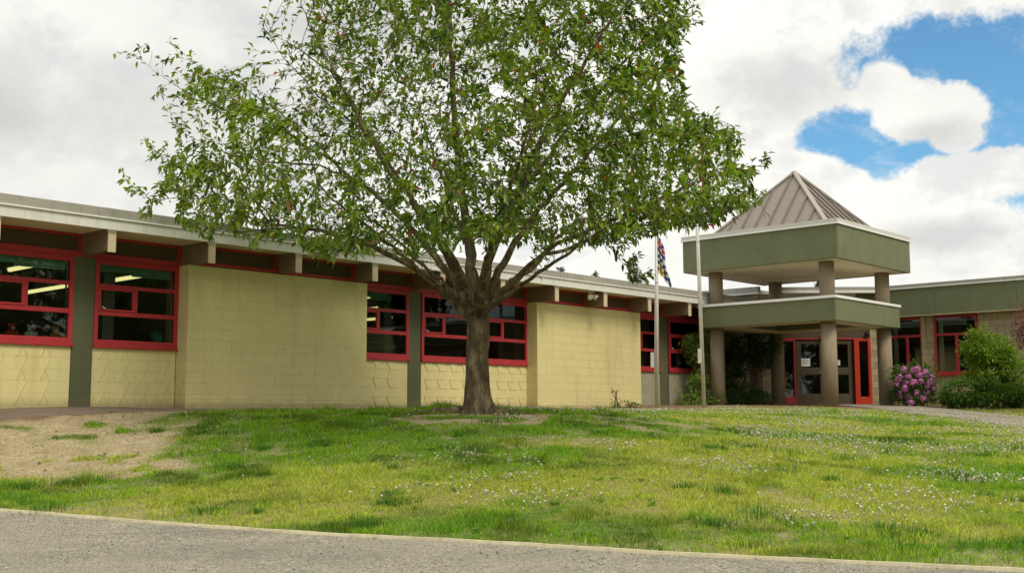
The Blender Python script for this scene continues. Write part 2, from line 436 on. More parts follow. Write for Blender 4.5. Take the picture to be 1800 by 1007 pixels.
def build_ground():
    def lines(a, b, st, lo, hi):
        core = list(np.arange(a, b + 1e-6, st)); out = core[:]; d = st * 1.5; v = b
        while v < hi: v += d; d *= 1.35; out.append(min(v, hi))
        d = st * 1.5; v = a
        while v > lo: v -= d; d *= 1.35; out.insert(0, max(v, lo))
        return np.array(out)
    xs = lines(-12, 17, .13, -420, 420); ys = lines(3, 37, .13, -300, 520)
    X, Y = np.meshgrid(xs, ys); Z = height(X, Y)
    nx, ny = len(xs), len(ys)
    c, d, m_ = masks(X.ravel(), Y.ravel())
    rough = (fbm(X * 7, Y * 7, 77, 3) - .5) * .03 * (np.hypot(X, Y - 15) < 30)
    e = edge_d(X, Y)
    Z = Z + rough - .03 * sstep(.1, -.1, e) * (np.abs(X) < 40)      # gravel bed lies a little lower
    V = np.stack([X.ravel(), Y.ravel(), Z.ravel()], -1)
    i = np.arange(nx * ny).reshape(ny, nx)
    Fq = np.stack([i[:-1, :-1].ravel(), i[:-1, 1:].ravel(), i[1:, 1:].ravel(), i[1:, :-1].ravel()], -1)
    far = sstep(22, 30, np.hypot(X.ravel(), Y.ravel() - 18))
    tint = np.stack([np.maximum(c * .85, far), d, m_], -1)
    o = np_mesh('lawn_ground', V, Fq, 'ground', tint=tint, attr='mask', smooth=True); tag(o, None, None, kind='structure')
    # gravel sheet on the near side of the timber edge
    us = np.linspace(-16, 18, 260); ws = np.concatenate([np.linspace(0, 6, 90), np.linspace(6.3, 22, 30)])
    Ux, Wy = np.meshgrid(us, ws); yy = np.interp(Ux, EDGE[:, 0], EDGE[:, 1]) - .02 - Wy
    zz = height(Ux, yy) + .012 - .018 * 1 + (fbm(Ux * 9, yy * 9, 91, 3) - .5) * .016
    zz = np.maximum(zz, height(Ux, yy) - .012)
    V = np.stack([Ux.ravel(), yy.ravel(), zz.ravel()], -1); i = np.arange(Ux.size).reshape(Ux.shape)
    Fq = np.stack([i[:-1, :-1].ravel(), i[1:, :-1].ravel(), i[1:, 1:].ravel(), i[:-1, 1:].ravel()], -1)
    o = np_mesh('gravel_path', V, Fq, 'gravel', smooth=True); tag(o, None, None, kind='structure')
build_ground()

def ribbon(name, L, R, mat, n=60, lift=.02, kind='structure'):
    """strip between two polylines, laid on the terrain"""
    L = np.array(L, float); R = np.array(R, float)
    u = np.linspace(0, 1, n)
    def samp(P):
        d = np.r_[0, np.cumsum(np.hypot(*np.diff(P, axis=0).T))]; d /= d[-1]
        return np.stack([np.interp(u, d, P[:, 0]), np.interp(u, d, P[:, 1])], -1)
    A, B = samp(L), samp(R); k = 9; vs = []
    for j in range(k):
        w = j / (k - 1); P = A * (1 - w) + B * w
        vs.append(np.stack([P[:, 0], P[:, 1], height(P[:, 0], P[:, 1]) + lift - (.07 if j in (0, k - 1) else 0)], -1))
        if j in (0,):   # vertical edge
            vs.append(np.stack([P[:, 0], P[:, 1], height(P[:, 0], P[:, 1]) + lift], -1))
        if j == k - 2:
            P = B; vs.append(np.stack([P[:, 0], P[:, 1], height(P[:, 0], P[:, 1]) + lift], -1))
    V = np.concatenate(vs); r = len(vs); i = np.arange(r * n).reshape(r, n)
    Fq = np.stack([i[:-1, :-1].ravel(), i[1:, :-1].ravel(), i[1:, 1:].ravel(), i[:-1, 1:].ravel()], -1)
    return tag(np_mesh(name, V, Fq, mat, smooth=False), None, None, kind=kind)
# concrete path from the doors to the right
ribbon('concrete_path', [(8.6, 35.9), (9.0, 30.6), (9.6, 25.4), (10.1, 22.4), (11.2, 18.6), (13.5, 14.5)],
       [(11.5, 35.9), (10.9, 32.6), (11.4, 29.4), (12.3, 26.4), (13.9, 21.6), (16.6, 16.0)], 'path_concrete', 90, .03)
# asphalt strip along the foot of the wing wall
ribbon('wall_walk', [b2w(s, 1.35, 0)[:2] for s in (-9, 0, 8, 12.4)], [b2w(s, .02, 0)[:2] for s in (-9, 0, 8, 12.9)], 'old_asphalt', 60, .022)

# timber edging
def build_edging():
    us = np.linspace(-14, 16, 160); ys = np.interp(us, EDGE[:, 0], EDGE[:, 1])
    z = height(us, ys)
    mb = MB(); n = len(us); vs = []
    for i in range(n):
        for (dy, dz) in ((-.014, -.06), (.014, -.06), (.014, .020), (-.014, .020)):
            vs.append((us[i], ys[i] + dy, z[i] + dz + .002 * math.sin(i * 1.7)))
    fs = [(i * 4 + k, i * 4 + 4 + k, i * 4 + 4 + (k + 1) % 4, i * 4 + (k + 1) % 4) for i in range(n - 1) for k in range(4)]
    mb.add(vs, fs + [(0, 1, 2, 3), (n * 4 - 1, n * 4 - 2, n * 4 - 3, n * 4 - 4)])
    tag(mb.build('timber_edging', 'timber_edge'), 'long pale timber edging board between gravel and lawn', 'edging')
build_edging()

# loose stones on the gravel -----------------------------------------
def build_stones():
    n = 16000
    x = RNG.uniform(-6.5, 6.5, n); y = np.interp(x, EDGE[:, 0], EDGE[:, 1]) - .03 - RNG.uniform(0, 1, n) ** 1.2 * 4.2
    k2 = fbm(x * 1.3, y * 1.3, 8, 3) > RNG.uniform(.25, .75, n); x, y = x[k2], y[k2]; n = len(x)
    # a few strays kicked over the board
    r = (RNG.uniform(.003, .009, n) * (1 + (RNG.random(n) < .04) * .9))[:, None, None]
    base = np.array([(1, 0, 0), (0, 1, 0), (-1, 0, 0), (0, -1, 0), (0, 0, .75), (0, 0, -.6)], float)[None]
    P = base * r * RNG.uniform(.6, 1.3, (n, 6, 1)); a = RNG.uniform(0, 6.28, n)
    ca, sa = np.cos(a)[:, None], np.sin(a)[:, None]
    P = np.stack([P[..., 0] * ca - P[..., 1] * sa, P[..., 0] * sa + P[..., 1] * ca, P[..., 2]], -1)
    P += np.stack([x, y, height(x, y) + .004], -1)[:, None]
    f = np.array([(0, 1, 4), (1, 2, 4), (2, 3, 4), (3, 0, 4), (1, 0, 5), (2, 1, 5), (3, 2, 5), (0, 3, 5)])
    Fq = (f[None] + np.arange(n)[:, None, None] * 6).reshape(-1, 3)
    t = RNG.uniform(.17, .62, (n, 1)) ** 1.0; tint = np.repeat(t * np.array([1, .95, .86])[None] + RNG.normal(0, .01, (n, 3)), 6, 0)
    m = NT('pebble'); m.base(m.attr('tint').outputs['Color'], .9, 0, .3); M['pebble'] = m.m
    tag(np_mesh('gravel_stones', P.reshape(-1, 3), Fq, 'pebble', tint=np.clip(tint, .04, .7)), 'loose grey stones scattered on the gravel', 'gravel', kind='stuff')
build_stones()
def build_crumbs():
    g = np.random.default_rng(4); n = 60000; x = g.uniform(-9, 5, n); y = g.uniform(8.5, 19, n)
    c, d, s = masks(x, y); k = (np.abs(x) < .5 * y) & (edge_d(x, y) > .05) & (c < .5) & (g.random(n) < .34); x, y = x[k], y[k]; n = len(x)
    r = (g.uniform(.005, .013, n) * (1 + 1.4 * (g.random(n) < .05)))[:, None, None]
    base = np.array([(1, 0, 0), (0, 1, 0), (-1, 0, 0), (0, -1, 0), (0, 0, .7)], float)[None] * r * g.uniform(.5, 1.4, (n, 5, 1))
    a = g.uniform(0, 6.28, n); ca, sa = np.cos(a)[:, None], np.sin(a)[:, None]
    P = np.stack([base[..., 0] * ca - base[..., 1] * sa, base[..., 0] * sa + base[..., 1] * ca, base[..., 2]], -1) + np.stack([x, y, height(x, y) + .002], -1)[:, None]
    f = np.array([(0, 1, 4), (1, 2, 4), (2, 3, 4), (3, 0, 4)]); Fq = (f[None] + np.arange(n)[:, None, None] * 5).reshape(-1, 3)
    t = g.uniform(.35, 1.25, (n, 1)) * np.array([[.36, .27, .17]])
    tag(np_mesh('soil_crumbs', P.reshape(-1, 3), Fq, 'pebble', tint=np.repeat(np.clip(t, 0, .7), 5, 0)), 'crumbs of dry soil and bark on the bare patches', 'soil', kind='stuff')
build_crumbs()

# grass ----------------------------------------------------------------
def in_view(x, y, m=1.06):
    return (np.abs(x) < .46 * m * y + .4)
def blades(n, region, seed, wid, hgt, clump):
    g = np.random.default_rng(seed)
    x0, x1, y0, y1 = region
    x = g.uniform(x0, x1, n); y = g.uniform(y0, y1, n)
    # gather blades into tufts
    if clump:
        cx = g.uniform(x0, x1, n // 12); cy = g.uniform(y0, y1, n // 12); idx = g.integers(0, len(cx), n)
        sel = g.random(n) < clump
        x = np.where(sel, cx[idx] + g.normal(0, .035, n), x); y = np.where(sel, cy[idx] + g.normal(0, .035, n), y)
    k = in_view(x, y, 1.15) & (edge_d(x, y) > .05); x, y = x[k], y[k]
    c, d, s = masks(x, y); q = np.random.default_rng(seed + 1).random(len(x))
    k = q < c ** 1.3 + .012; 
    # keep off the concrete path
    pl = np.interp(y, [14.5, 18.6, 22.4, 25.4, 30.6, 36], [13.5, 11.2, 10.1, 9.6, 9.0, 8.6]); pr = np.interp(y, [16, 21.6, 26.4, 29.4, 32.6, 36], [16.6, 13.9, 12.3, 11.4, 10.9, 11.5])
    k &= ~((x > pl - .05) & (x < pr + .03)); 
    return x[k], y[k], c[k], d[k]
def build_grass():
    Vs, Ts = [], []
    for reg, n, w, h, cl in (((-8, 9, 8.0, 11.6), 210000, .0066, .042, .55), ((-8, 9, 11.6, 15), 215000, .0075, .042, .5), ((-9, 10, 15, 19), 200000, .0095, .040, .4),
                             ((-9, 14, 19, 26), 120000, .013, .036, .3), ((0, 16, 26, 36), 70000, .018, .036, .3)):
        x, y, c, d = blades(n, reg, int(reg[2] * 10), w, h, cl)
        m = len(x); g = np.random.default_rng(m)
        tall = fbm(x * 3.1, y * 3.1, 55, 3)
        H = h * g.uniform(.45, 1.25, m) * (.55 + 1.1 * sstep(.4, .7, tall)) * (.55 + .5 * c) * (1 + 1.3 * (sstep(.72, .78, fbm(x * 1.7, y * 1.7, 67, 2))))
        H *= (1 - .25 * d)
        W = w * g.uniform(.7, 1.3, m)
        a = g.uniform(0, 6.283, m); b = g.uniform(0, 6.283, m); ln = g.uniform(.2, 1.5, m) * H
        z = height(x, y)
        dx, dy = np.cos(a) * W / 2, np.sin(a) * W / 2
        p0 = np.stack([x - dx, y - dy, z - .012], -1); p1 = np.stack([x + dx, y + dy, z - .012], -1)
        mx, my = x + np.cos(b) * ln * .35, y + np.sin(b) * ln * .35
        p2 = np.stack([mx + dx * .75, my + dy * .75, z + H * .6], -1); p3 = np.stack([mx - dx * .75, my - dy * .75, z + H * .6], -1)
        p4 = np.stack([x + np.cos(b) * ln, y + np.sin(b) * ln, z + H], -1)
        Vs.append(np.stack([p0, p1, p2, p3, p4], 1).reshape(-1, 3))
        tone = fbm(x * 1.4, y * 1.4, 63, 3)
        gc = np.array([.130, .310, .012])[None] * (1 - tone[:, None]) * 1.1 + np.array([.330, .500, .026])[None] * tone[:, None]
        dk = sstep(.52, .68, fbm(x * 1.9, y * 1.9, 101, 3))[:, None]
        gc = gc * (1 - .45 * dk)
        dc = np.array([.60, .64, .10])[None]
        straw = (g.random(m) < .03 + .18 * d)[:, None]
        col = gc * (1 - d[:, None] * .8) + dc * d[:, None] * .8
        col = np.where(straw, np.array([.55, .48, .20])[None], col) * g.uniform(.45, 1.55, (m, 1))
        Ts.append(np.repeat(col, 5, 0))
    V = np.concatenate(Vs); T = np.concatenate(Ts); n = len(V) // 5; o = np.arange(n)[:, None] * 5
    me_q = np.concatenate([o + np.array([[0, 1, 2]]), o + np.array([[0, 2, 3]]), o + np.array([[3, 2, 4]])])
    tag(np_mesh('grass', V, me_q, 'grass_blade', tint=np.clip(T, 0, 1)), 'patchy green and yellowing lawn grass', 'grass', kind='stuff')
    g = np.random.default_rng(15); Vs2 = []; Ts2 = []
    for k in range(150):
        px, py = g.uniform(-6, 7), g.uniform(8.6, 17.5)
        if not in_view(px, py) or edge_d(px, py) < .12: continue
        if g.random() > .35 + .65 * (edge_d(px, py) < 1.8): continue
        m = int(g.integers(50, 150)); R_ = g.uniform(.05, .17); x = px + g.normal(0, R_, m); y = py + g.normal(0, R_ * .8, m); z = height(x, y); H = g.uniform(.05, .115, m) * (.6 + R_ * 3); a = np.arctan2(y - py, x - px) + g.normal(0, .5, m); ln = H * g.uniform(.2, 1.1, m); W = .008
        dx, dy = -np.sin(a) * W / 2, np.cos(a) * W / 2; mx, my = x + np.cos(a) * ln * .3, y + np.sin(a) * ln * .3
        q = np.stack([np.stack([x - dx, y - dy, z - .01], -1), np.stack([x + dx, y + dy, z - .01], -1), np.stack([mx + dx * .7, my + dy * .7, z + H * .6], -1), np.stack([mx - dx * .7, my - dy * .7, z + H * .6], -1), np.stack([x + np.cos(a) * ln, y + np.sin(a) * ln, z + H], -1)], 1).reshape(-1, 3)
        Vs2.append(q); Ts2.append(np.repeat(np.array([[.085, .215, .022]]) * g.uniform(.6, 1.5, (m, 1)), 5, 0))
    V = np.concatenate(Vs2); o = np.arange(len(V) // 5)[:, None] * 5
    tag(np_mesh('grass_tussocks', V, np.concatenate([o + np.array([[0, 1, 2]]), o + np.array([[0, 2, 3]]), o + np.array([[3, 2, 4]])]), 'grass_blade', tint=np.concatenate(Ts2)), 'coarse darker grass tussocks in the lawn', 'grass', kind='stuff')
    # broad-leaved weeds (plantain, dandelion rosettes)
    g = np.random.default_rng(5); n = 500; x = g.uniform(-7, 9, n); y = g.uniform(8.5, 19, n)
    k = in_view(x, y) & (edge_d(x, y) > .15); x, y = x[k], y[k]; c, d, s = masks(x, y)
    k = (fbm(x * .9, y * .9, 13, 3) + .25 * (edge_d(x, y) < 1.6) > .60) & (g.random(len(x)) < .30 + c); x, y = x[k], y[k]
    Vs, Ts = [], []
    for px, py in zip(x, y):
        z = hz(px, py); L = g.uniform(.03, .075)
        for j in range(int(g.integers(6, 12))):
            a = g.uniform(0, 6.28); e = g.uniform(.25, 1.0); l = L * g.uniform(.6, 1.2); w = l * .22
            dv = np.array([math.cos(a), math.sin(a), 0]); sd = np.array([-dv[1], dv[0], 0]); o_ = np.array([px, py, z])
            mid = o_ + dv * l * .55 + np.array([0, 0, l * e * .55]); tip = o_ + dv * l + np.array([0, 0, l * e * .55])
            Vs += [o_, mid - sd * w, tip, mid + sd * w]; cc = np.array([.12, .25, .03]) * g.uniform(.8, 1.6); Ts += [cc] * 4
    V = np.array(Vs); i = np.arange(len(V)).reshape(-1, 4)
    tag(np_mesh('lawn_weeds', V, i, 'grass_blade', tint=np.array(Ts)), 'low broad-leaved weeds growing in the lawn', 'weeds', kind='stuff')
    # daisies
    g = np.random.default_rng(9); n = 60000; x = g.uniform(-7, 13, n); y = g.uniform(8.6, 31, n)
    k = in_view(x, y) & (edge_d(x, y) > .8); x, y = x[k], y[k]; c, d, s = masks(x, y)
    dens = sstep(.40, .76, fbm(x * .75 + 3, y * 1.0, 19, 3) + .12 * sstep(-1.0, 3.5, x) - .10) * sstep(-3.5, .5, x) * (c > .5)
    dens = dens ** 1.4 * 1.5 + .016 * (c > .5)
    dens *= np.where(y > 20, .45, 1.) * sstep(.7, 2.2, edge_d(x, y))
    q = g.random(len(x)); k = q < dens
    # local bunches
    x, y = x[k], y[k]; x = x + g.normal(0, .07, len(x)); y = y + g.normal(0, .07, len(x))
    n = len(x); z = height(x, y) + g.uniform(.045, .085, n); r = g.uniform(.008, .0135, n)
    K = 8; a = np.arange(K) * 2 * math.pi / K
    tilt = g.uniform(-.7, .7, (n, 2))
    vx = np.cos(a)[None] * r[:, None]; vy = np.sin(a)[None] * r[:, None]
    vz = vx * tilt[:, :1] + vy * tilt[:, 1:] - r[:, None] * .1
    rim = np.stack([x[:, None] + vx, y[:, None] + vy, z[:, None] + vz], -1)
    ctr = np.stack([x, y, z + r * .25], -1)[:, None]; st = np.stack([x, y, z - .05], -1)[:, None]
    V = np.concatenate([rim, ctr, st], 1).reshape(-1, 3)
    f = np.array([(j, (j + 1) % K, K) for j in range(K)] + [(j, K + 1, (j + 3) % K) for j in (0,)])
    Fq = (f[None] + np.arange(n)[:, None, None] * (K + 2)).reshape(-1, 3)
    t = np.ones((n, K + 2, 3)) * .88; t[:, :K] *= np.array([1, .95, .97]); t[:, K] = (.80, .72, .40); t[:, K + 1] = (.1, .2, .03)
    tag(np_mesh('lawn_daisies', V, Fq, 'petal', tint=t.reshape(-1, 3)), 'white daisies dotted through the lawn', 'flowers', kind='stuff')
build_grass()

# ------------------------------------------------------------------ leaves
def leaf_arrays(P, D, L, W, g, fold=.25, droop=.25):
    """P base points (n,3), D directions (n,3), lengths, widths -> verts (n*6), tris"""
    n = len(P); D = D / np.linalg.norm(D, axis=1, keepdims=True)
    R = g.normal(0, 1, (n, 3)); S = np.cross(D, R); S /= np.linalg.norm(S, axis=1, keepdims=True) + 1e-9
    # blade faces mostly up: side vector near horizontal
    H = np.cross(D, np.array([[0, 0, 1.]])); hn = np.linalg.norm(H, axis=1, keepdims=True); H = np.where(hn > .15, H / (hn + 1e-9), S)
    S = H + .55 * S; S /= np.linalg.norm(S, axis=1, keepdims=True); N = np.cross(S, D)
    L = L[:, None]; W = W[:, None]; dz = np.array([[0, 0, -1.]])
    b = P; m = P + D * L * .45 + dz * L * droop * .25; t = P + D * L + dz * L * droop
    l = m + S * W / 2 + N * W * fold; r = m - S * W / 2 + N * W * fold
    m2 = P + D * L * .75 + dz * L * droop * .6
    l2 = m2 + S * W * .34 + N * W * fold * .6; r2 = m2 - S * W * .34 + N * W * fold * .6
    V = np.stack([b, l, l2, t, r2, r, m], 1).reshape(-1, 3)
    f = np.array([(0, 6, 1), (1, 6, 2), (2, 6, 3), (0, 5, 6), (5, 4, 6), (4, 3, 6)])
    return V, (f[None] + np.arange(n)[:, None, None] * 7).reshape(-1, 3)

def leaf_mesh(name, P, D, L, W, cols, g, parent=None, mat='leaf', **kw):
    V, F_ = leaf_arrays(P, D, L, W, g, **kw)
    return np_mesh(name, V, F_, mat, parent, tint=np.clip(np.repeat(cols, 7, 0), 0, 1))

# ------------------------------------------------------------------ the cherry tree
def build_tree():
    g = np.random.default_rng(21)
    base = Vector((-.59, 18.0, hz(-.59, 18.0)))
    root = empty('cherry_tree', base, 'wide-spreading cherry tree with gnarled trunk in the middle of the lawn', 'tree')
    T = lambda px, py, dy: at(px, py, 18.0 + dy)
    limbs = [
     [(838,560,0),(812,545,-.1),(765,500,-.3),(712,462,-.5),(650,432,-.7),(560,405,-.8),(470,392,-.9),(390,378,-.9),(330,365,-.9)],
     [(838,550,0),(808,510,.1),(778,465,.3),(735,410,.6),(665,345,.9),(585,285,1.1),(490,225,1.2),(400,170,1.2),(310,125,1.2)],
     [(842,545,0),(830,470,0),(822,400,.1),(812,330,.2),(803,240,.2),(795,140,.1),(790,20,.1),(785,-90,.1)],
     [(842,545,0),(850,480,-.2),(872,420,-.5),(905,350,-.8),(940,270,-1.0),(985,180,-1.2),(1040,90,-1.3),(1100,-10,-1.3)],
     [(846,555,0),(885,510,-.1),(930,465,-.3),(985,428,-.5),(1050,400,-.7),(1120,368,-.8),(1190,335,-.9),(1260,305,-.9)],
     [(846,560,0),(895,505,.2),(960,450,.5),(1030,425,.8),(1100,400,1.0),(1170,392,1.1),(1240,400,1.1)],
     [(846,545,0),(868,490,.3),(905,425,.8),(960,355,1.2),(1020,290,1.5),(1080,220,1.7),(1140,140,1.8),(1190,50,1.8)],
     [(835,545,0),(815,490,-.4),(780,430,-.9),(730,360,-1.4),(670,280,-1.7),(620,190,-1.9),(570,100,-2.0),(530,10,-2.0)],
     [(840,540,.1),(835,480,.8),(815,420,1.6),(790,350,2.4),(760,270,3.1),(735,180,3.6),(720,90,4.0)],
     [(842,540,-.1),(850,490,-.9),(862,430,-1.8),(880,370,-2.7),(905,300,-3.4),(930,230,-3.9)],
     [(838,555,0),(800,520,-.8),(745,480,-1.6),(690,435,-2.4),(620,380,-3.0),(560,330,-3.3)],
     [(846,550,.1),(890,500,1.0),(945,455,2.0),(1000,400,2.9),(1060,340,3.5)],
     [(846,555,-.1),(900,515,-.9),(960,470,-1.8),(1030,425,-2.6),(1100,380,-3.1)],
     [(836,550,.1),(790,505,1.0),(735,460,2.0),(675,400,2.8),(600,350,3.3)],
     [(838,545,0),(800,480,.5),(760,400,.5),(700,310,.2),(640,220,0),(590,130,-.2),(480,60,-.2)][:7],
     [(842,545,0),(862,460,.2),(890,380,0),(945,300,-.1),(1010,210,.1),(1090,120,.2),(1180,40,.2)],
    ]
    nodes = []; par = []
    trunk = [T(838, 735, 0), T(837, 700, 0), T(838, 660, 0), T(838, 620, 0), T(840, 585, 0), T(840, 562, 0)]
    for k, p in enumerate(trunk): nodes.append(p); par.append(k - 1)
    tb = len(trunk) - 1
    for L in limbs:
        pts = [T(*p) for p in L]
        prev = tb
        for a, b in zip(pts[:-1], pts[1:]):
            if prev == tb: a = nodes[tb]
            n = max(1, int(np.linalg.norm(b - a) / .17))
            for j in range(1, n + 1):
                w = j / n; p = a * (1 - w) + b * w + g.normal(0, .018, 3)
                nodes.append(p); par.append(prev); prev = len(nodes) - 1
    shoots = [[(640,290,.9),(560,290,.7),(470,285,.6),(400,270,.5),(340,245,.4),(305,215,.3)], [(500,330,-.3),(430,318,-.4),(360,300,-.5),(310,282,-.5),(268,262,-.6)], [(470,392,-.9),(400,352,-.9),(330,348,-1),(265,352,-1),(225,322,-1.1)],
              [(560,270,1.1),(480,232,1),(400,205,.8),(330,165,.7),(275,128,.6),(235,97,.6)], [(585,285,1.1),(520,220,.4),(440,162,.2),(370,128,0),(322,102,-.1),(298,76,-.2)], [(640,220,-.5),(560,170,-.8),(510,115,-1),(482,80,-1),(462,46,-1)],
              [(640,220,-1.4),(590,130,-1.6),(550,60,-1.8),(528,8,-1.8)], [(1190,335,-.9),(1250,310,-1),(1300,302,-1.1),(1322,296,-1.1),(1350,284,-1.1)], [(1170,392,1.1),(1250,385,1.1),(1300,365,1.2),(1335,345,1.2)],
              [(1050,425,.8),(1085,450,.9),(1120,485,.9)], [(560,405,-.8),(480,400,-1.4),(420,408,-1.6),(350,395,-1.8)], [(650,432,-.7),(600,436,-1.4),(575,458,-1.6)], [(1190,200,1.2),(1250,205,1.1),(1290,222,1.1)], [(1140,140,1.8),(1195,80,1.6),(1222,20,1.6)]]
    for L in shoots:
        pts = [T(*p) for p in L]; Q = np.array(nodes); prev = int(np.linalg.norm(Q - pts[0], axis=1).argmin()); a = nodes[prev]; bend = g.uniform(0, 6.28)
        for b in pts[1:]:
            n = max(1, int(np.linalg.norm(b - a) / .13))
            for j in range(1, n + 1):
                w = j / n; nodes.append(a * (1 - w) + b * w + g.normal(0, .010, 3)); par.append(prev); prev = len(nodes) - 1
            a = b
    # crown silhouette in the plane of the trunk (x metres, z metres), drawn from the photograph
    env = [(300,345),(275,330),(300,290),(330,262),(385,285),(425,285),(430,250),(390,215),(345,180),(330,150),(370,125),(440,160),(520,205),(535,150),(505,95),(545,60),(540,10),(530,-60),(610,-170),(720,-250),(880,-270),(1040,-220),
           (1150,-120),(1205,-30),(1205,60),(1190,140),(1205,190),(1265,215),(1290,255),(1310,300),(1318,345),(1290,378),(1235,402),(1180,406),(1105,428),(1060,436),(1010,436),(960,425),(900,432),(850,425),(790,432),(730,440),(690,432),(640,445),(560,458),(500,425),(430,410),(370,415),(320,398),(335,372)]
    E_ = np.array([T(a, b, 0)[[0, 2]] for a, b in env])
    def inside(px, pz):
        c = np.zeros(len(px), bool); n = len(E_)
        for i in range(n):
            x1, y1 = E_[i]; x2, y2 = E_[(i + 1) % n]
            k = ((y1 > pz) != (y2 > pz)) & (px < (x2 - x1) * (pz - y1) / (y2 - y1 + 1e-12) + x1); c ^= k
        return c
    def reach(px, pz):     # half depth of the crown at that place
        cx, cz = -.5, EYE + 3.4
        rr = np.hypot((px - cx) / 5.2, (pz - cz) / 5.0); return 4.3 * np.sqrt(np.clip(1 - rr ** 2, .02, 1))
    N = 60000
    ax = g.uniform(-7, 5, N); az = g.uniform(EYE + 1.6, EYE + 9.6, N); ay = g.uniform(-1, 1, N)
    dep = reach(ax, az); ay = np.sign(ay) * np.abs(ay) ** .8 * dep
    q = (18 + ay) / 18; k = inside(ax / q, EYE + (az - EYE) / q); ax, az, ay = ax[k], az[k], ay[k]
    # low centre stays open below
    k = ~((az < EYE + 2.35 + .12 * np.abs(ax + .5)) & (np.hypot(ax + .5, ay) < 1.3)); ax, ay, az = ax[k], ay[k], az[k]
    A = np.stack([ax, 18 + ay, az], -1)
    A = A[:14000]
    extra = []
    for L in shoots:
        pts = [T(*p) for p in L]
        for a, b in zip(pts[1:-1], pts[2:]):
            m_ = int(np.linalg.norm(b - a) * 26); w = g.random((m_, 1)); extra.append(a * (1 - w) + b * w + g.normal(0, .15, (m_, 3)) + np.array([0, 0, .05]))
    A = np.concatenate([A] + extra)
    P = np.array(nodes); par = list(par)
    STEP = .13; KILL = .18; alive = np.ones(len(A), bool)
    nd = np.full(len(A), 1e9); ni = np.zeros(len(A), int)
    def upd(new, off):
        nonlocal nd, ni
        for a in range(0, len(new), 200):
            B = new[a:a + 200]; d = np.linalg.norm(A[:, None] - B[None], axis=2); j = d.argmin(1); m_ = d[np.arange(len(A)), j]
            k = m_ < nd; nd = np.where(k, m_, nd); ni = np.where(k, j + a + off, ni)
    par_np = lambda p, u: np.array(p)[u]
    skip = 10; upd(P[skip:], skip)
    for it in range(60):
        k = alive & (nd < 1.9)
        if not k.any(): break
        D = A[k] - P[ni[k]]; D /= np.linalg.norm(D, axis=1, keepdims=True)
        acc = np.zeros((len(P), 3)); np.add.at(acc, ni[k], D); u = np.unique(ni[k])
        v = acc[u]; nn = np.linalg.norm(v, axis=1, keepdims=True); ok = nn[:, 0] > .05
        u, v = u[ok], (v / np.maximum(nn, 1e-6))[ok]
        kc = np.bincount(np.array(par[1:]), minlength=len(P))[u] < 3; u, v = u[kc], v[kc]
        if not len(u): break
        rd_ = P[u] - P[tb]; rd_ /= np.linalg.norm(rd_, axis=1, keepdims=True) + 1e-9; v = v + .30 * rd_
        pd = P[u] - P[np.maximum(par_np(par, u), 0)]; pd /= np.linalg.norm(pd, axis=1, keepdims=True) + 1e-9
        v = v + .42 * pd + np.array([0, 0, .08]) + g.normal(0, .07, v.shape); v /= np.linalg.norm(v, axis=1, keepdims=True)
        new = P[u] + v * STEP; off = len(P)
        P = np.concatenate([P, new]); par += list(u); upd(new, off)
        alive &= nd > KILL
        if len(P) > 34000: break
    n = len(P); par = np.array(par)
    # radii by the pipe model
    ch = [[] for _ in range(n)]
    for i in range(n):
        if par[i] >= 0: ch[par[i]].append(i)
    EX = 2.0; area = np.zeros(n)
    order = np.arange(n)[::-1]
    for i in order:      # children always have larger index
        if not ch[i]: area[i] = 1.
        if par[i] >= 0: area[par[i]] += area[i]
    rad = area ** (1 / EX); rad = rad / rad[tb] * .185
    dk_ = np.linalg.norm(P - P[tb], axis=1); rad = rad * (1 + .50 * np.exp(-dk_ / 1.0) * (area < area[tb] * .7)) / (1 + .17 * np.maximum(0, dk_ - 1.0) * (area < area[tb] * .7))
    rad = np.maximum(rad, .0032)
    for k_ in range(tb + 1): rad[k_] = (.25, .20, .175, .165, .155, .145)[k_]
    # limbs that leave the fork are stout
    # chains
    mb_t = MB(); mb_b = MB()
    heavy = [max(c, key=lambda j: area[j]) if c else -1 for c in ch]
    starts = [(0, -1)]; done = np.zeros(n, bool)
    while starts:
        s0, p0 = starts.pop(); chain = [] if p0 < 0 else [p0]; i = s0
        while i >= 0:
            chain.append(i); done[i] = True
            for c in ch[i]:
                if c != heavy[i]: starts.append((c, i))
            i = heavy[i]
        rs = [rad[j] for j in chain]
        if p0 >= 0: rs[0] = min(rs[0], rs[1] * 1.35)
        if len(chain) < 2: continue
        rm = max(rs[1:]); sides = 14 if rm > .08 else 9 if rm > .03 else 5 if rm > .010 else 3
        pts = [P[j] for j in chain]
        if p0 < 0:      # the trunk itself: fluted, flared into roots
            chain_t = chain[:tb + 1]
            zz = np.linspace(P[0][2] - .12, P[tb][2] + .12, 34); S = 48; vs = []
            for a_, z in enumerate(zz):
                w = (z - (EYE + .02)) ; fl = math.exp(-max(w, -.1) / .16)
                rr = np.interp(z, [p[2] for p in np.array([P[j] for j in chain_t])], [.185, .178, .168, .162, .165, .160]) 
                cx = np.interp(z, [P[j][2] for j in chain_t], [P[j][0] for j in chain_t])
                for b_ in range(S):
                    th = 2 * math.pi * b_ / S
                    flute = 1 + .13 * math.cos(4 * th + 1.1 + w * .5) * (.5 + .5 * min(1, max(0, w))) + .05 * math.cos(9 * th + 2 * w) + .035 * math.sin(14 * th + 5 * w)
                    root_ = fl * (.03 + .09 * max(0, math.cos(5 * th + .4)) + .10 * max(0, math.cos(3 * th - .3)))
                    r_ = rr * flute + root_ + .012 * float(vnoise(np.array([th * 4]), np.array([z * 7]), 3)[0])
                    vs.append((cx + math.cos(th) * r_, 18.0 + math.sin(th) * r_, z))
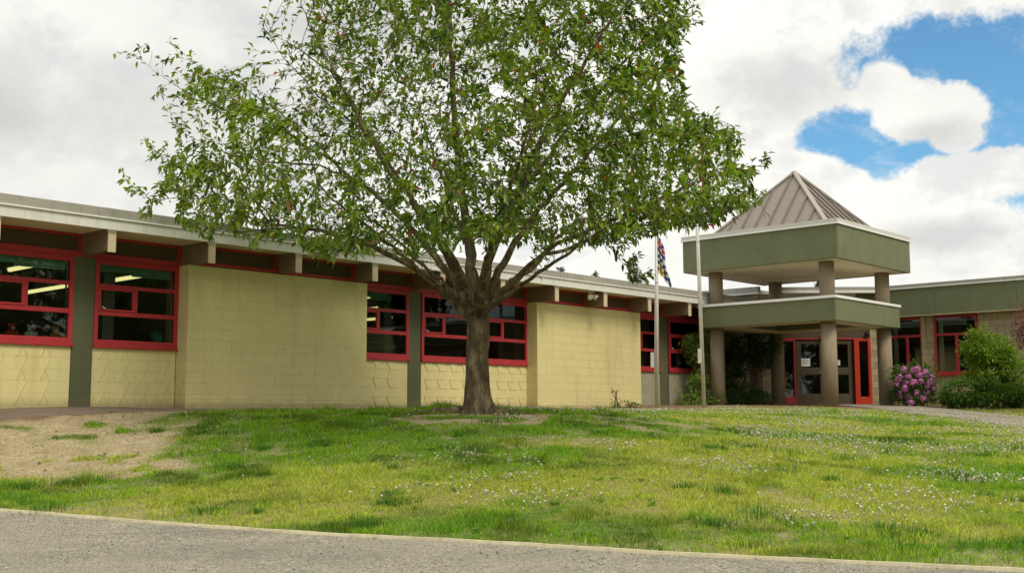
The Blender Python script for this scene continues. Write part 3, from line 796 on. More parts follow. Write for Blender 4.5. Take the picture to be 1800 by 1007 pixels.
            fs = [(a_ * S + b_, a_ * S + (b_ + 1) % S, (a_ + 1) * S + (b_ + 1) % S, (a_ + 1) * S + b_) for a_ in range(len(zz) - 1) for b_ in range(S)]
            fs.append(tuple((len(zz) - 1) * S + b_ for b_ in range(S)))
            mb_t.add(vs, fs)
            pts = pts[tb:]; rs = rs[tb:]
            if len(pts) < 2: continue
        mb_b.tube(pts, rs, sides, cap=False)
    # surface roots
    for a0, L_, r0 in ((3.25, 1.15, .085), (-.15, .95, .08), (-.75, .80, .05), (2.6, .6, .05), (4.4, .55, .05), (.6, .7, .05)):
        pts = []; rs = []
        for j in range(12):
            w = j / 11; a = a0 + .25 * math.sin(w * 3 + a0); d = .22 + L_ * w
            x, y = -.60 + math.cos(a) * d, 18.0 + math.sin(a) * d
            pts.append((x, y, hz(x, y) + r0 * (1 - w) * .45 - .012 - .02 * w)); rs.append(r0 * (1 - w * .75) * (1 + .15 * math.sin(j * 2.3)))
        mb_t.tube(pts, rs, 10)
    setin(mb_t.build('trunk', 'bark', root, smooth=True), root)
    setin(mb_b.build('branches', 'bark', root, smooth=True), root)
    # leaves on the thin twigs
    dirs = np.zeros((n, 3)); dirs[1:] = P[1:] - P[np.maximum(par[1:], 0)]; dirs /= np.linalg.norm(dirs, axis=1, keepdims=True) + 1e-9
    thin = area <= 7
    thin[:tb + 40] = False
    idx = np.where(thin)[0]
    tipness = np.where(area[idx] <= 2, 1.0, .55) * (.40 + 1.15 * sstep(.40, .60, fbm(P[idx, 0] * 1.1 + 5, P[idx, 2] * 1.3 + P[idx, 1] * .5, 77, 3)))
    cnt = g.poisson(4.8 * tipness)
    ii = np.repeat(idx, cnt); m_ = len(ii)
    w = g.random((m_, 1)); pp = P[ii] * (1 - w) + P[np.maximum(par[ii], 0)] * w
    out = pp - np.array([[-.5, 18, EYE + 3.2]]); out /= np.linalg.norm(out, axis=1, keepdims=True)
    D = dirs[ii] * .65 + out * .25 + g.normal(0, .65, (m_, 3)) + np.array([[0, 0, -.10]])
    L = g.uniform(.075, .158, m_); W = L * g.uniform(.36, .48, m_)
    pp = pp + g.normal(0, .03, pp.shape)
    t = g.random((m_, 1)) ; cl = fbm(pp[:, 0] * 1.2 + pp[:, 1], pp[:, 2] * 1.2, 9, 3)[:, None]
    c1 = np.array([.036, .092, .011]); c2 = np.array([.285, .40, .040])
    w_ = np.clip(.5 + 1.0 * (t - .5) + 1.5 * (cl - .5), 0, 1)
    col = c1 * (1 - w_) + c2 * w_
    q = g.random(m_)
    col[q < .022] = (.34, .12, .03); col[(q > .022) & (q < .05)] = (.26, .27, .04); col[(q > .05) & (q < .075)] = (.15, .10, .05)
    o = leaf_mesh('crown', pp, D, L, W, col, g, root); setin(o, root)
    print('TREE nodes', n, 'leaves', m_)
build_tree()

# ------------------------------------------------------------------ shrubs
def shrub(name, label, cat, lumps, n_leaf, Lr, Wf, cols, seed, leafname='foliage', stems=10, up=.2, flowers=None, droop=.2, group=None):
    """lumps: (x, y, z, rx, ry, rz) in world metres"""
    g = np.random.default_rng(seed)
    L0 = np.array(lumps, float); bx, by = L0[:, 0].mean(), L0[:, 1].mean(); bz = hz(bx, by)
    root = empty(name, (bx, by, bz), label, cat, group)
    vol = (L0[:, 3] * L0[:, 4] * L0[:, 5]) ** (2 / 3); pr = vol / vol.sum()
    k = g.choice(len(L0), n_leaf, p=pr); d = g.normal(0, 1, (n_leaf, 3)); d /= np.linalg.norm(d, axis=1, keepdims=True)
    rr = 1 - np.abs(g.normal(0, .22, n_leaf)); rr = np.clip(rr, .15, 1.0) * g.uniform(.9, 1.12, n_leaf)
    rr = rr * (.62 + .75 * vnoise(d[:, 0] * 3.2 + k * 7.3, d[:, 2] * 3.2 + d[:, 1] * 2.1, seed + 5))
    spr = g.random(n_leaf) < .10; rr = np.where(spr, rr * g.uniform(1.05, 1.35, n_leaf), rr)
    P = L0[k, :3] + d * L0[k, 3:6] * rr[:, None] * 1.08
    # leafy clumps: modulate
    cl = vnoise(P[:, 0] * 5 + P[:, 1] * 3, P[:, 2] * 5, seed)
    keep = (cl > g.uniform(.12, .68, n_leaf)) & (P[:, 2] > height(P[:, 0], P[:, 1]) + .02); P = P[keep]; d = d[keep]; cl = cl[keep]
    m_ = len(P); D = d * .7 + g.normal(0, .5, (m_, 3)) + np.array([[0, 0, up]])
    L = g.uniform(Lr[0], Lr[1], m_); W = L * Wf
    t = np.clip(.5 * g.random(m_) + .5 * cl, 0, 1)[:, None]; c1, c2 = np.array(cols[0]), np.array(cols[1])
    col = c1 * (1 - t) + c2 * t
    setin(leaf_mesh(leafname, P, D, L, W, col, g, root, droop=droop), root)
    mb = MB()
    for j in range(stems):
        q = P[g.integers(0, m_)]; s0 = np.array([bx + g.normal(0, .12), by + g.normal(0, .1), bz - .05])
        mid = (s0 + q) / 2 + g.normal(0, .06, 3); pts = [s0, (s0 + mid) / 2 + g.normal(0, .02, 3), mid, (mid + q) / 2, q]
        mb.tube(pts, [.018, .015, .012, .008, .004], 5)
    setin(mb.build('stems', 'bark', root, smooth=True), root)
    return root, L0

def build_plants():
    # big shrub against the end of the wing, left of the entrance
    P = lambda px, py, Y: tuple(at(px, py, Y))
    shrub('garden_shrub', 'tall light green shrub behind the right flagpole at the end of the classroom windows', 'shrub',
          [P(1226, 618, 33.0) + (.34, .3, .38), P(1240, 598, 33.1) + (.36, .3, .26), P(1216, 600, 33.0) + (.20, .22, .18), P(1246, 645, 33.1) + (.34, .3, .45), P(1226, 678, 32.6) + (.26, .28, .34), P(1243, 700, 32.5) + (.40, .3, .20), P(1212, 703, 32.0) + (.30, .3, .14)],
          4300, (.07, .15), .42, ((.05, .12, .018), (.42, .58, .13)), 31)
    shrub('climbing_shrub', 'dark overgrown shrub against the stone wall behind the left columns of the entrance canopy', 'shrub',
          [P(1300, 612, 34.8) + (.75, .4, .45), P(1330, 605, 35) + (.65, .35, .35), P(1285, 645, 34.6) + (.45, .4, .6), P(1345, 625, 35.2) + (.35, .3, .35), P(1283, 690, 34.3) + (.5, .4, .35)],
          7500, (.08, .15), .40, ((.022, .06, .012), (.10, .20, .03)), 33, stems=16)
    shrub('ground_fern', 'low arching green leaves under the stone wall between the left columns of the entrance canopy', 'plant',
          [P(1300, 697, 33.6) + (.55, .35, .28), P(1328, 702, 34.0) + (.4, .3, .25)], 2600, (.09, .17), .26, ((.04, .11, .02), (.12, .26, .05)), 35, stems=5, up=.5)
    # rhododendron
    g = np.random.default_rng(37)
    root, L0 = shrub('rhododendron', 'round rhododendron covered in pink-purple flowers right of the entrance canopy', 'shrub',
          [P(1604, 678, 31.8) + (.52, .5, .48), P(1622, 672, 31.8) + (.38, .4, .50), P(1590, 670, 31.8) + (.32, .4, .45), P(1606, 695, 31.7) + (.55, .5, .25)],
          4200, (.09, .16), .34, ((.030, .075, .015), (.14, .24, .045)), 36)
    Vs, Fs, Ts, o = [], [], [], 0
    spots = [(1588,650),(1612,648),(1580,664),(1597,662),(1626,655),(1637,664),(1605,672),(1618,670),(1591,682),(1611,690),(1630,678),(1598,698),(1622,700),(1583,692),(1640,684),(1606,652),(1628,690),(1575,676),(1634,672),(1600,708),(1616,660),(1594,672)]
    for px, py in spots:
        c = np.array(at(px, py, 31.25 + g.uniform(-.1, .1) + .00035 * (px - 1608) ** 2 * .6)); R = g.uniform(.09, .13)
        for j in range(34):
            d = g.normal(0, 1, 3); d[1] -= .5; d[2] += .3; d /= np.linalg.norm(d); p = c + d * R * g.uniform(.6, 1); a = np.cross(d, g.normal(0, 1, 3)); a /= np.linalg.norm(a); b = np.cross(d, a)
            w = g.uniform(.022, .036)
            Vs += [p - a * w, p - b * w + d * .012, p + a * w, p + b * w + d * .012]; Fs.append((o, o + 1, o + 2, o + 3)); o += 4
            cc = np.array([.66, .22, .60]) * g.uniform(.65, 1.35) + np.array([.12, .06, .10]) * g.random(); Ts += [cc] * 4
    setin(np_mesh('blossom', np.array(Vs), np.array(Fs), 'petal', root, tint=np.clip(np.array(Ts), 0, .95)), root)
    shrub('garden_shrub', 'bright green bushy shrub below the office window at the right edge', 'shrub',
          [P(1738, 612, 30.5) + (.60, .45, .38), P(1720, 600, 30.6) + (.32, .35, .3), P(1762, 640, 30.5) + (.52, .4, .55), P(1735, 650, 30.5) + (.5, .4, .5), P(1780, 668, 30.3) + (.30, .35, .45)],
          15000, (.07, .13), .40, ((.035, .105, .010), (.36, .52, .05)), 41)
    shrub('garden_shrub', 'low dark green shrub spreading along the office wall under the bright green shrub', 'shrub',
          [P(1688, 690, 30.2) + (.5, .4, .30), P(1725, 690, 30.0) + (.5, .4, .34), P(1762, 692, 30.0) + (.5, .4, .32), P(1676, 696, 30.1) + (.3, .3, .24), P(1790, 698, 29.9) + (.3, .3, .22)],
          11000, (.07, .12), .42, ((.022, .07, .010), (.17, .31, .04)), 43)
    # purple leaved tree at the right edge
    g = np.random.default_rng(47)
    shrub('purple_tree', 'dark red-purple leaved small tree cut off by the right edge of the picture', 'tree',
          [P(1822, 580, 28) + (.55, .5, .5), P(1850, 560, 28) + (.8, .7, .6), P(1812, 596, 28) + (.35, .4, .3), P(1900, 600, 28) + (.9, .8, .6)],
          9000, (.05, .09), .55, ((.06, .012, .022), (.26, .05, .075)), 47, stems=22)
    # weeds at the foot of the second block
    for j, (px, py, h_) in enumerate(((1080, 700, .38), (1097, 709, .14), (1112, 711, .10))):
        x, y, z = at(px, 714, 29.2); z = hz(x, y)
        lab = ('tall single weed stem at the foot of the right cream block', 'small leafy weed right of the tall weed at the cream block', 'lowest weed beside the right corner of the cream block')[j]
        shrub('wall_weed', lab, 'weed', [(x, y, z + h_ * .55, .10 + .04 * j, .10, h_ * .5)], (110, 140, 150)[j], (.06, .12), .3, ((.04, .11, .015), (.13, .26, .04)), 50 + j, stems=4, group='weeds at the foot of the cream block')
build_plants()

# trees added outside the frame so the window and door panes mirror dark
def reflection_trees():
    g = np.random.default_rng(71); first = None
    for k, (x, y, h) in enumerate(((23, 6, 9), (25, 13, 10), (24, 19, 8.5), (31, 24, 10), (33, 15, 11), (14, -16, 9.5), (5, -19, 10), (-4, -18, 9), (-13, -17, 10), (-20, -8, 9), (20, -15, 10), (26, -13, 10.5), (31, -7, 10), (37, 2, 10), (17, -21, 11))):
        z = hz(x, y)
        if first is None:
            root = empty('reflection_tree', (x, y, z), 'unseen leafy tree added to darken the window reflections', 'tree', 'unseen trees added for the window reflections'); first = (root, h)
            n = 5200; lump = g.normal(0, 1, (26, 3)) * np.array([1.5, 1.5, 1.7]) + np.array([0, 0, 5.6]); q = g.integers(0, 26, n)
            P = lump[q] + g.normal(0, .62, (n, 3)); P[:, 2] = np.maximum(P[:, 2], 1.5); t = g.random((n, 1)); col = np.array([.03, .06, .015]) * (1 - t) + np.array([.10, .16, .03]) * t
            L = g.uniform(.25, .5, n); leaf_mesh('crown', P, g.normal(0, 1, (n, 3)), L, L * .6, col, g, root)
            mb = MB(); mb.tube([(0, 0, -.2), (.05, 0, 2), (0, .1, 5)], [.3, .22, .1], 9)
            for j in range(9): mb.tube([(0, 0, 2 + j * .25), tuple(lump[j] * .5 + np.array([0, 0, 1.5])), tuple(lump[j])], [.10, .06, .02], 5)
            mb.build('trunk', 'bark', root, smooth=True)
        else:
            r = first[0].copy(); COL.objects.link(r); r.location = (x, y, z); r.rotation_euler = (0, 0, k * 1.3); r.scale = (h / 9,) * 3
            for c in list(first[0].children): d = c.copy(); COL.objects.link(d); d.parent = r
reflection_trees()

# distant conifers behind the roof
def conifer(px, ytop, Y, h, w, label, seed, name='conifer_tree'):
    g = np.random.default_rng(seed); top = at(px, ytop, Y); x, y = top[0], top[1]; zt = top[2]; gz = hz(x, y)
    root = empty(name, (x, y, gz), label, 'tree', 'conifers behind the classroom roof')
    mb = MB(); mb.tube([(x, y, gz - .1), (x, y, zt - h), (x, y, zt)], [.22, .12, .02], 7); 
    n_b = int(h * 26); P, D, L, C = [], [], [], []
    for j in range(n_b):
        u = (j + g.random()) / n_b; z = zt - h * u; R = w * (.06 + .94 * u ** .8) * g.uniform(.55, 1.1); a = g.uniform(0, 6.28)
        d = np.array([math.cos(a), math.sin(a), -.12 + .35 * (1 - u)])
        mb.tube([(x, y, z), tuple(np.array([x, y, z]) + d * R)], [.02, .006], 3, cap=False)
        for q in range(int(7 + 26 * R)):
            w_ = g.uniform(.15, 1); P.append(np.array([x, y, z]) + d * R * w_); D.append(d * .7 + g.normal(0, .45, 3) + np.array([0, 0, -.15])); L.append(g.uniform(.12, .30))
    P = np.array(P); t = g.random((len(P), 1)); col = np.array([.016, .035, .016]) * (1 - t) + np.array([.045, .075, .03]) * t
    setin(mb.build('trunk', 'bark', root, smooth=True), root)
    o = leaf_mesh('crown', P, np.array(D), np.array(L), np.array(L) * .28, col, g, root); setin(o, root)
conifer(1114, 449, 62, 4.2, 1.15, 'largest dark conifer showing above the roof left of the flag', 61)
conifer(985, 470, 66, 3.0, .8, 'thin conifer tip showing above the roof right of the cherry trunk', 62)
conifer(1046, 478, 70, 3.0, .7, 'tiny conifer tip showing above the roof between two taller conifers', 63)
conifer(1436, 494, 70, 3.0, .9, 'conifer top seen through the gap between the two canopy roofs', 64)

# ------------------------------------------------------------------ the school building
ROOTP = (float(OB[0]), float(OB[1]), EYE)
school = empty('school_building', ROOTP, 'long low school with cream block walls and red window frames', 'building', rz=math.pi / 2 - PSI)
# children use (s, -t, z) coordinates
def bx(mb, s0, s1, t0, t1, z0, z1, mi=0): mb.box(s0, s1, -t1, -t0, z0, z1, mi)

BEAM0, BEAMP, BW = 1.29, 1.958, .135
SILL, HEAD = 1.17, 2.742
def build_wing():
    S0, S1 = -8.0, 21.8
    # windows: (s0, s1, divider of the middle row, kind)
    wins = [(-2.40, -.62, .40, 0), (-.60, 1.17, .53, 0), (1.56, 3.21, .48, 0), (7.25, 9.03, .50, 0), (9.42, 11.235, .40, 0), (11.235, 13.05, .50, 0), (17.20, 18.78, .45, 1), (19.24, 20.92, .45, 1)]
    mb = MB(); bx(mb, 20.95, 23.78, -.2, .004, -.5, 3.1); mb.build('stone_wall', 'stone_block', school)
    for c in (BEAM0, BEAM0 + 4 * BEAMP, BEAM0 + 9 * BEAMP):
        mb = MB(); bx(mb, c - .12, c + .265, -.2, .012, -.5, 2.80); mb.build('pier', 'green_block', school, bevel=.006)
    for a, b in ((3.21, 7.51), (13.02, 17.37)):
        mb = MB(); bx(mb, a, b, -.1, .36, -.5, 2.765); bx(mb, a - .012, b + .012, .34, .372, -.5, .245)
        mb.build('projecting_wall', 'cream_block', school, bevel=.012)
    # relief blocks below the windows: slanted raised faces
    def relief(mb, a, b, kind):
        H = .2; x = a + .14; zb = .17
        while x < b - .12:
            for r in range(5):
                z0 = zb + r * H; z1 = min(z0 + H - .006, SILL - .012); odd = r % 2; fr = (z1 - z0) / (H - .006)
                def ridge(xa, xb, w, h_):
                    vs = [(xa - w, .01, z0), (xa + w, .01, z0), (xb + w, .01, z1), (xb - w, .01, z1), (xa - w * .6, -h_, z0), (xb - w * .6, -h_, z1)]
                    mb.add(vs, [(0, 4, 5, 3), (4, 1, 2, 5), (0, 1, 4), (3, 5, 2), (0, 3, 2, 1)])
                if kind == 0:
                    if x + .12 > b: continue
                    o = .09 * odd
                    ridge(x + o, x + o + .09 * fr, .014, .016)
                    if not odd: ridge(x + .17, x + .17 - .08 * fr, .010, .007)
                else:
                    sg = 1 if odd else -1
                    if x + .25 > b: continue
                    p = [(x - sg * .045, z0), (x + sg * .045, z1), (x + sg * .045 + .20, z1), (x - sg * .045 + .20, z0)]
                    vs = [(q[0], .01, q[1]) for q in p] + [(q[0], -.014, q[1]) for q in p]
                    mb.add(vs, [(4, 5, 6, 7)[::-1], (0, 1, 5, 4)[::-1], (1, 2, 6, 5)[::-1], (2, 3, 7, 6)[::-1], (3, 0, 4, 7)[::-1]])
            x += .40
    for (a, b, m_, r0, r1, kd) in ((-8.0, -2.4, 'cream_block', 0, 0, 0), (-2.4, 1.16, 'cream_block', -2.3, 1.16, 0), (1.56, 3.19, 'cream_block', 1.56, 3.2, 0), (7.2, 9.03, 'cream_block', 7.5, 9.03, 1), (9.42, 13.06, 'cream_block', 9.42, 13.05, 1), (17.1, 18.78, 'grey_block', 17.36, 18.78, 0), (19.24, 20.95, 'grey_block', 19.24, 20.9, 0)):
        mb = MB(); bx(mb, a, b, -.2, 0, -.5, SILL if a > -8 else 2.80)
        if r1 > r0: relief(mb, r0, r1, kd)
        mb.build('wall', m_, school)
    for k, (a, b, dv, kd) in enumerate(wins):
        f = MB(); F0, F1 = -.055, .022
        m = a + (b - a) * dv; e = .075
        bx(f, a, a + e, F0, F1, 1.235, HEAD); bx(f, b - e, b, F0, F1, 1.235, HEAD)
        bx(f, a + e, b - e, F0, F1 - .003, 1.235, 1.318); bx(f, a + e, b - e, F0, F1 - .003, 2.650, HEAD)
        bx(f, a + e, b - e, F0, F1 - .010, 1.745, 1.825); bx(f, a + e, b - e, F0, F1 - .010, 2.235, 2.305)
        bx(f, m - .035, m + .035, F0, F1 - .014, 1.825, 2.235)
        w = f.build('window', 'red_paint', school, bevel=.004)
        sl = MB(); bx(sl, a - .01, b + .01, -.06, .055, 1.17, 1.233); sl.build('sill', 'red_paint', w, bevel=.006)
        v = MB(); vs0, vs1 = a + e, m - .035      # opening light, slightly proud
        bx(v, vs0, vs0 + .035, -.02, .028, 1.828, 2.232); bx(v, vs1 - .035, vs1, -.02, .028, 1.828, 2.232)
        bx(v, vs0 + .035, vs1 - .035, -.02, .026, 1.828, 1.862); bx(v, vs0 + .035, vs1 - .035, -.02, .026, 2.198, 2.232)
        v.build('opening_light', 'red_paint', w)
        l = MB(); l.bar((vs0 + .05, -.035, 1.90), (vs0 + .13, -.035, 1.865), .012, .012); l.build('latch', 'white_plastic', w)
        g = MB(); bx(g, a + .02, b - .02, -.030, -.024, 1.25, 2.73); g.build('pane', 'glass', w)
        bl = MB(); bx(bl, a + e, b - e, -.14, -.11, 2.545, 2.66); bx(bl, a + e + .7, b - e, -.15, -.145, 2.50, 2.56); bl.build('blind', 'blind_green', w)
        jm = MB(); bx(jm, b - e - .03, b - e - .012, -.10, -.06, 1.32, 2.64); jm.build('inner_frame', 'steel', w)
    # frieze: dark panels in red frames between the beams
    def on_block(s): return any(a - .1 < s < b - .05 for a, b in ((3.21, 7.51), (13.02, 17.37)))
    for k in range(-5, 10):
        a = BEAM0 + BEAMP * k + BW; b = BEAM0 + BEAMP * (k + 1)
        t = .335 if on_block((a + b) / 2) else 0.0
        p = MB(); bx(p, a, b, t - .16, t - .012, 2.84, 3.10); p.build('frieze_panel', 'brown_panel', school)
        r = MB(); bx(r, a - .001, b + .001, t - .14, t + .008, 3.10, 3.149)
        if t: bx(r, a - .001, b + .001, t - .14, t + .014, 2.772, 2.84)
        else: bx(r, a - .06, b + .06, t - .14, t + .032, 2.746, 2.84)
        bx(r, b - .075, b, t - .14, t + .010, 2.84, 3.10)
        r.build('frieze_frame', 'red_paint', school, bevel=.004)
    for k in range(-5, 10):
        a = BEAM0 + BEAMP * k
        m = MB(); bx(m, a, a + BW, -.5, .915, 2.775, 3.147); bm = m.build('beam', 'beam_brown', school, bevel=.006)
        m = MB(); bx(m, a - .004, a + BW + .004, .916, .935, 2.745, 3.085); m.build('end_board', 'beam_end', bm)
        m = MB(); bx(m, a - .008, a + BW + .008, .90, .945, 3.086, 3.118); m.build('end_flashing', 'cap_white', bm)
    # soffit, fascia, roof cap
    m = MB(); bx(m, -9, 23.75, -.1, .955, 3.15, 3.20); m.build('soffit', 'soffit_cream', school)
    m = MB(); x = -9.
    while x < 23.7:     # fascia boards butt every 3.66 m
        e_ = min(x + 3.66, 23.75); bx(m, x, e_ - .004, .955, .985, 3.118, 3.300); x += 3.66
    m.build('fascia_board', 'fascia_white', school, bevel=.003)
    m = MB(); x = -7.9
    while x < 23.7:
        e_ = min(x + 3.05, 23.75); bx(m, x, e_ - .003, .93, 1.012, 3.322, 3.478); bx(m, x, e_ - .003, .93, 1.022, 3.300, 3.322, 1)
        bx(m, e_ - .03, e_ + .02, .93, 1.016, 3.323, 3.480) ; x += 3.05
    bx(m, -9, -7.905, .93, 1.012, 3.322, 3.478); m.build('roof_edge', ['cap_grey', 'cap_white'], school)
    m = MB(); bx(m, -9, 23.75, -9.2, .93, 3.21, 3.45); m.build('roof', 'roof_gravel', school)
    # inside
    m = MB(); bx(m, S0, 23.6, -9.2, -.21, -.1, .08); m.build('floor', 'interior_floor', school)
    m = MB(); bx(m, S0, 23.6, -8.9, -8.7, .08, 3.15); bx(m, S0, S0 + .2, -8.7, -.21, .08, 3.15); bx(m, 23.4, 23.6, -8.7, -.21, .08, 3.15)
    for s in (6.2, 14.9): bx(m, s, s + .15, -8.7, -.3, .08, 3.1)
    m.build('inner_wall', 'interior_wall', school)
    m = MB(); bx(m, S0, 23.6, -8.7, -.21, 3.02, 3.10); m.build('ceiling', 'interior_wall', school)
    m = MB()
    for s in (-1.2, 1.9, 3.9, 8.6, 10.6, 12.6, 18.0, 20.6):
        bx(m, s, s + .22, -.55, -.33, .08, 3.02)
    m.build('inner_post', 'post_grey', school)
    # twin floodlight under the eave
    f = MB(); bx(f, 14.60, 14.74, .72, .80, 3.085, 3.15); f.bar((14.67, -.76, 3.09), (14.67, -.76, 3.04), .03, .03)
    fl = f.build('floodlight', 'white_plastic', school)
    for dx in (-.10, .10):
        h = MB(); c = Vector((14.67 + dx, -.80, 3.00)); d = Vector((dx * 3, -.6, -.5)).normalized()
        h.tube([c - d * .06, c - d * .02, c + d * .05, c + d * .075], [.03, .05, .075, .08], 12); h.build('lamp_head', 'white_plastic', fl, smooth=False)
build_wing()

def build_hall():
    tf = lambda x, y, z: w2b(x, y, z + EYE)
    def W(): m = MB(); m.tf = tf; return m
    Y = 36.0
    XL, XR = 7.94, 11.72
    # stone flanks and the gable side wall
    m = W(); m.box(XL, 8.58, Y, Y + .25, -.3, 3.78); m.build('stone_wall', 'stone_block', school)
    m = W(); m.box(11.42, XR, Y - .02, Y + .25, -.3, 3.0); m.build('stone_wall', 'stone_block', school)
    m = MB(); bx(m, 23.79, 24.04, -5, .33, -.3, 3.76); m.build('side_wall', 'stone_block', school)
    # header, siding, green band
    m = W(); m.box(8.58, 11.42, Y + .01, Y + .25, 2.365, 3.12); m.build('header_panel', 'brown_panel', school)  # dark brown header: shade above the doors put in colour
    m = W(); m.box(8.58, 11.0, Y - .02, Y + .22, 3.12, 3.78)
    for x in (9.0, 9.6, 10.2, 10.8): m.box(x, x + .012, Y - .026, Y - .02, 3.12, 3.78)
    m.build('white_siding', 'siding_white', school)
    m = W(); m.box(11.0, XR + .35, Y - .03, Y + .22, 3.0, 3.78); m.build('green_panel', 'stucco_green', school)
    m = W(); m.box(8.35, XR + .35, Y - .32, Y + .1, 3.86, 3.97, 0); m.box(8.35, XR + .35, Y - .34, Y + .1, 3.78, 3.86, 1)
    m.build('roof_edge', ['cap_grey', 'cap_white'], school)
    m = MB(); bx(m, 23.5, 23.62, -5.2, .55, 3.80, 3.99, 0); bx(m, 23.48, 23.64, -5.2, .57, 3.76, 3.80, 1); bx(m, 23.62, 26.2, -9, .28, 3.77, 3.94, 0)
    m.build('roof_edge', ['cap_grey', 'cap_white'], school)
    m = MB(); bx(m, 26.4, 34, -8, 3.2, 3.6, 3.90); bx(m, 24.1, 26.39, -8, .2, 3.6, 3.76); m.build('roof', 'roof_gravel', school)
    # entrance: red frame, two taupe doors, side lights
    m = W(); m.box(8.58, 11.42, Y - .02, Y + .1, 2.32, 2.365); m.box(8.992, 9.02, Y - .02, Y + .1, .18, 2.31); m.build('door_frame', 'red_paint', school)
    for x0, x1, hinge, handle in ((9.04, 9.955, 0, True), (9.985, 10.86, 1, True)):
        z0, z1 = .235, 2.30; d = W(); w = x1 - x0; a, b = x0 + .17, x1 - .15; y0, y1 = Y + .02, Y + .07
        d.box(x0, a, y0, y1, z0, z1); d.box(b, x1, y0, y1, z0, z1); d.box(a, b, y0, y1, z0, .60); d.box(a, b, y0, y1, 1.20, 1.43); d.box(a, b, y0, y1, 2.17, z1)
        dr = d.build('door', 'door_taupe', school, bevel=.006)
        g = W(); g.box(a - .01, b + .01, Y + .04, Y + .046, .59, 2.18); g.build('pane', 'glass', dr)
        h = W()
        hx = x1 - .07 if hinge == 0 else x0 + .07
        h.box(hx - .035, hx + .035, Y - .0, Y + .02, 1.14, 1.36); h.bar((hx, Y - .03, 1.28), (hx - .12 if hinge == 0 else hx + .12, Y - .03, 1.27), .02, .025); h.bar((hx, Y + .01, 1.28), (hx, Y - .04, 1.28), .02, .02)
        h.build('handle', 'steel', dr)
        k = W(); k.box(x0 + .01, x1 - .01, Y + .005, Y + .02, .215, .245); k.build('threshold', 'cap_white', dr)
        p = W()
        if hinge == 0: p.box(a + .01, a + .29, Y + .030, Y + .034, 1.47, 1.72)
        else: p.box(a + .10, a + .30, Y + .030, Y + .034, 1.50, 1.66)
        nt = p.build('notice', 'paper', dr)
        q = W(); L = 5
        for j in range(L):
            zz = (1.68 if hinge == 0 else 1.635) - j * .032; x_ = (a + .03 if hinge == 0 else a + .115)
            q.box(x_, x_ + (.20, .22, .17, .21, .12)[j] * (1 if hinge == 0 else .75), Y + .026, Y + .029, zz - .008, zz)
        q.build('notice_lines', 'post_grey', nt)
    m = W(); m.box(9.957, 9.983, Y - .0, Y + .09, .2, 2.31); m.build('door_post', 'door_taupe', school)
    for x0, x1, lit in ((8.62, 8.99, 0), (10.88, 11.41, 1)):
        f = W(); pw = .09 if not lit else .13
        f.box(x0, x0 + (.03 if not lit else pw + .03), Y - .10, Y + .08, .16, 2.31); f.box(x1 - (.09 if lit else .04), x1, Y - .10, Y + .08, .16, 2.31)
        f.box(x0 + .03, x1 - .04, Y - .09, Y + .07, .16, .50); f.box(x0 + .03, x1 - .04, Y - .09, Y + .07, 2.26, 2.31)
        sl = f.build('side_light', 'red_lit' if lit else 'red_paint', school, bevel=.005)  # brighter red imitates light on the right-hand one
        g = W(); g.box(x0 + .03, x1 - .05, Y - .005, Y + .002, .5, 2.25); g.build('pane', 'glass', sl)
    # lobby behind the doors
    m = W(); m.box(8.3, 12.1, 40.5, 40.7, 0, 3); m.box(8.1, 8.3, Y + .26, 40.7, 0, 3); m.box(12.1, 12.3, Y + .26, 40.7, 0, 3); m.box(8.3, 12.1, Y + .26, 40.5, 2.6, 2.8); m.build('inner_wall', 'interior_wall', school)
    m = W(); m.box(8.3, 12.1, Y + .26, 40.5, .05, .2); m.build('floor', 'interior_floor', school)
    # dome camera and small bullet light by the doors
    m = W(); m.ball((11.33, Y - .10, 2.47), .075, 12, 8); m.box(11.29, 11.37, Y - .10, Y + .01, 2.50, 2.56); m.build('dome_camera', 'black_plastic', school)
    m = W(); m.tube([(9.93, Y - .02, 2.46), (9.85, Y - .18, 2.44)], [.03, .05], 8); m.build('wall_lamp', 'white_plastic', school)
    # ------------------------------------------------- office wing, its wall runs along t at s = 26.6
    SW = 26.6
    m = MB()
    for a, b in ((2.9, 3.42), (4.52, 4.86), (6.22, 26.)): bx(m, SW, SW + .25, a, b, -.4, 3.02)
    for a, b in ((3.42, 4.52), (4.86, 6.22)): bx(m, SW + .002, SW + .25, a, b, -.4, 1.11)
    m.build('stone_wall', 'stone_block', school)
    m = MB(); bx(m, SW - .10, SW, 4.50, 4.62, -.4, 2.99); m.build('stone_pilaster', 'stone_block', school)
    for k, (a, b, dv) in enumerate(((3.42, 4.50, .55), (4.88, 6.20, .52))):
        f = MB(); x0, x1 = SW - .04, SW + .06; e = .06; m_ = a + (b - a) * dv
        bx(f, x0, x1, a, a + e, 1.18, 2.96); bx(f, x0, x1, b - e, b, 1.18, 2.96); bx(f, x0 + .003, x1, a + e, b - e, 2.90, 2.96); bx(f, x0 + .003, x1, a + e, b - e, 1.18, 1.25)
        bx(f, x0 + .006, x1, a + e, b - e, 2.345, 2.42); bx(f, x0 + .009, x1, m_ - .045, m_ + .045, 1.25, 2.345)
        w = f.build('window', 'red_paint', school, bevel=.004)
        g = MB(); bx(g, SW + .01, SW + .016, a + .02, b - .02, 1.2, 2.95); g.build('pane', 'glass', w)
        sl = MB(); bx(sl, SW - .07, SW + .06, a - .01, b + .01, 1.112, 1.178); sl.build('sill', 'red_paint', w, bevel=.005)
        bl = MB()
        for j in range(4): bx(bl, SW + .12, SW + .13, a + .08, b - .1 - .25 * k, 2.865 - j * .062, 2.90 - j * .062)
        bl.build('blind', 'furniture_white', w)
        cu = MB(); bx(cu, SW + .14, SW + .17, a + .08, a + .22, 1.25, 2.9); cu.build('curtain', 'beam_end', w)
